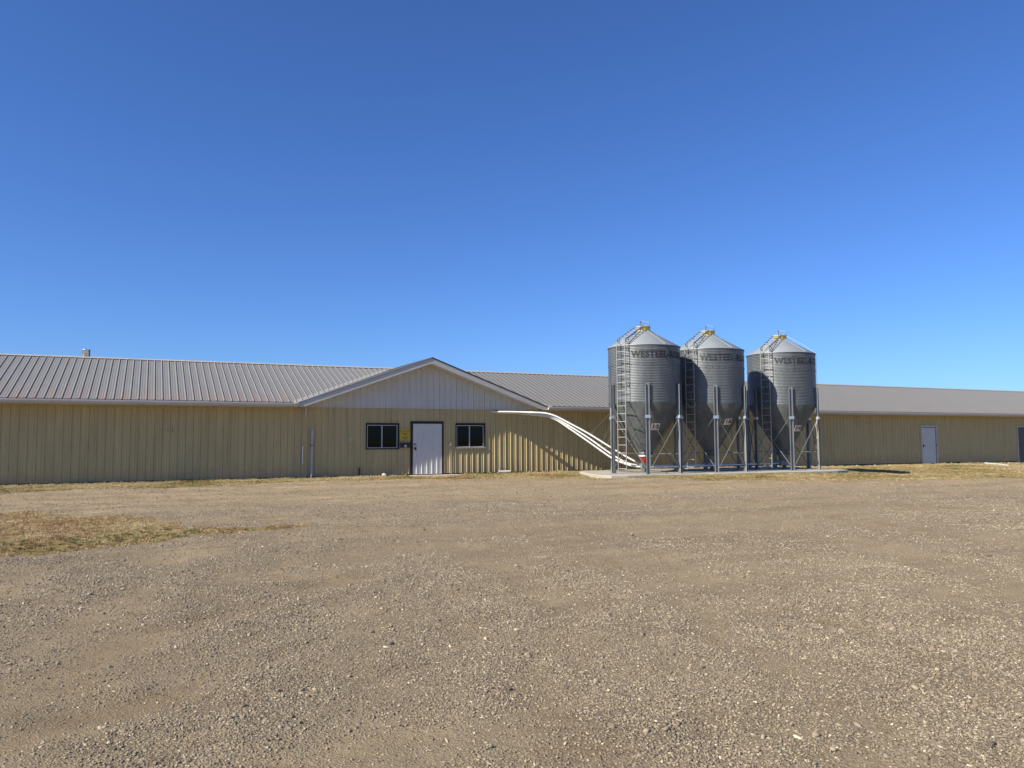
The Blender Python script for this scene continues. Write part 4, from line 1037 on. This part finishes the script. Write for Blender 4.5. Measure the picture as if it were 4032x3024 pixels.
def stones(dmin, dmax, n_, rmin, rmax, power, base):
    x, y = wedge(dmin, dmax, n_)
    dens = base * (1 - .8 * at_grid(LANE, x, y)) + (1 - base) * at_grid(sd, x, y); g_, _ = grass_mask(x, y)
    keep = (RNG.random(n_) < dens) & (g_ + RNG.normal(0, .12, n_) < .45) & (pad_dist(x, y) > .3) & (y < -.4)
    x, y = x[keep], y[keep]; u = RNG.random(len(x)); r_ = rmin * (rmax / rmin) ** (u ** power)
    return x, y, r_
parts = [stones(2.4, 6.0, 190000, .0022, .0080, 1.5, .10), stones(6.0, 10, 210000, .0032, .0095, 1.5, .11), stones(10, 18, 190000, .0050, .0115, 1.5, .14), stones(18, 29, 60000, .008, .016, 1.7, .25),
         stones(2.4, 9, 2600, .009, .019, 2.0, .12), stones(9, 29, 2000, .014, .028, 2.2, .2)]
sx = np.concatenate([p[0] for p in parts]); sy = np.concatenate([p[1] for p in parts]); sr = np.concatenate([p[2] for p in parts])
ns = len(sx)
szz = at_grid(GZ, sx, sy) + sr * RNG.uniform(-.15, .5, ns)
tone = np.clip(RNG.beta(2.2, 2.4, ns) + (RNG.random(ns) < .05) * .34, 0, 1)
scatter('gravel', np.stack([sx, sy, szz], 1), np.stack([RNG.normal(0, .28, ns), RNG.normal(0, .28, ns), RNG.uniform(0, 6.28, ns)], 1),
        sr[:, None] * RNG.uniform(.8, 1.2, (ns, 3)), tone, kinds, 'loose gravel stones scattered over the dirt yard', RNG.integers(0, len(kinds), ns))

grass_m = tone_material('dry_grass', [(0, (0.063, 0.076, 0.022)), (.2, (0.149, 0.142, 0.043)), (.36, (0.299, 0.238, 0.106)), (.6, (0.441, 0.348, 0.175)), (.78, (0.504, 0.420, 0.245)), (.86, (0.316, 0.182, 0.096)), (1, (0.252, 0.127, 0.070))], .85)
gk = []
for k in range(5):
    rr = random.Random(k + 70); mb = MB()
    for j in range(16):
        az = rr.uniform(0, 6.28); ln = rr.uniform(.5, 1.15); lean = rr.uniform(.2, 1.25); wd = rr.uniform(.035, .06)
        d = Vector((math.cos(az), math.sin(az), 0)); sd_ = Vector((-d.y, d.x, 0)) * wd
        b0 = Vector((rr.uniform(-.5, .5), rr.uniform(-.5, .5), -.05)); p1 = b0 + d * (ln * .35 * lean) + Vector((0, 0, ln * .6 * (1.25 - .5 * lean))); p2 = b0 + d * (ln * 1.0 * lean) + Vector((0, 0, ln * .75 * (1.25 - .75 * lean)))
        mb.add([b0 - sd_, b0 + sd_, p1 + sd_ * .7, p1 - sd_ * .7, p2], [(0, 1, 2, 3), (3, 2, 4)])
    gk.append(mb.mesh('grass_tuft', grass_m))
def turf(n_, xr, yr):
    x = RNG.uniform(*xr, n_); y = RNG.uniform(*yr, n_); g_, g2_ = grass_mask(x, y)
    keep = (g_ + RNG.normal(0, .20, n_) > .62) & (pad_dist(x, y) > .05) & ~((x > 9.4) & (x < 11.8) & (y > -1.05))
    return x[keep], y[keep], g2_[keep]
T = [turf(20000, (-8, 15), (-5.5, -.03)), turf(44000, (14, 56), (-22, -.03)), turf(34000, (-9.5, 2.4), (-21.5, -9.8))]
tx = np.concatenate([p[0] for p in T]); ty = np.concatenate([p[1] for p in T]); tp = np.concatenate([p[2] for p in T]); ntf = len(tx)
tz = at_grid(GZ, tx, ty)
hs = np.where(tp > .4, .036, .05) * RNG.uniform(.6, 1.35, ntf) * (1 + .8 * sstep(-.6, -.05, ty))
patch_n = fbm(tx * .7, ty * .7, 4, 91); red_n = fbm(tx * .55 + 5, ty * .55, 3, 92)
tone = np.clip(.40 + (patch_n - .38) * 1.2 + RNG.normal(0, .13, ntf), 0.03, .8)
redp = (tp > .3) * np.clip(sstep(.44, .62, red_n + .10 * sstep(-17.2, -14.5, ty) + .06 * sstep(-2.5, 0, tx)) * .48, 0, .6) + (tp <= .3) * sstep(.55, .72, red_n) * .4
tone = np.where((tp > .3) & (ty < -15.9 + .35 * tx) & (RNG.random(ntf) < .5), RNG.uniform(.0, .25, ntf), tone)
tone = np.where(RNG.random(ntf) < redp, RNG.uniform(.82, 1, ntf), tone)
scatter('dry_grass', np.stack([tx, ty, tz], 1), np.stack([RNG.normal(0, .12, ntf), RNG.normal(0, .12, ntf), RNG.uniform(0, 6.28, ntf)], 1),
        np.stack([hs * 1.5, hs * 1.5, hs], 1), tone, gk, 'short dry grass along the barn wall and round the slab', RNG.integers(0, 5, ntf))
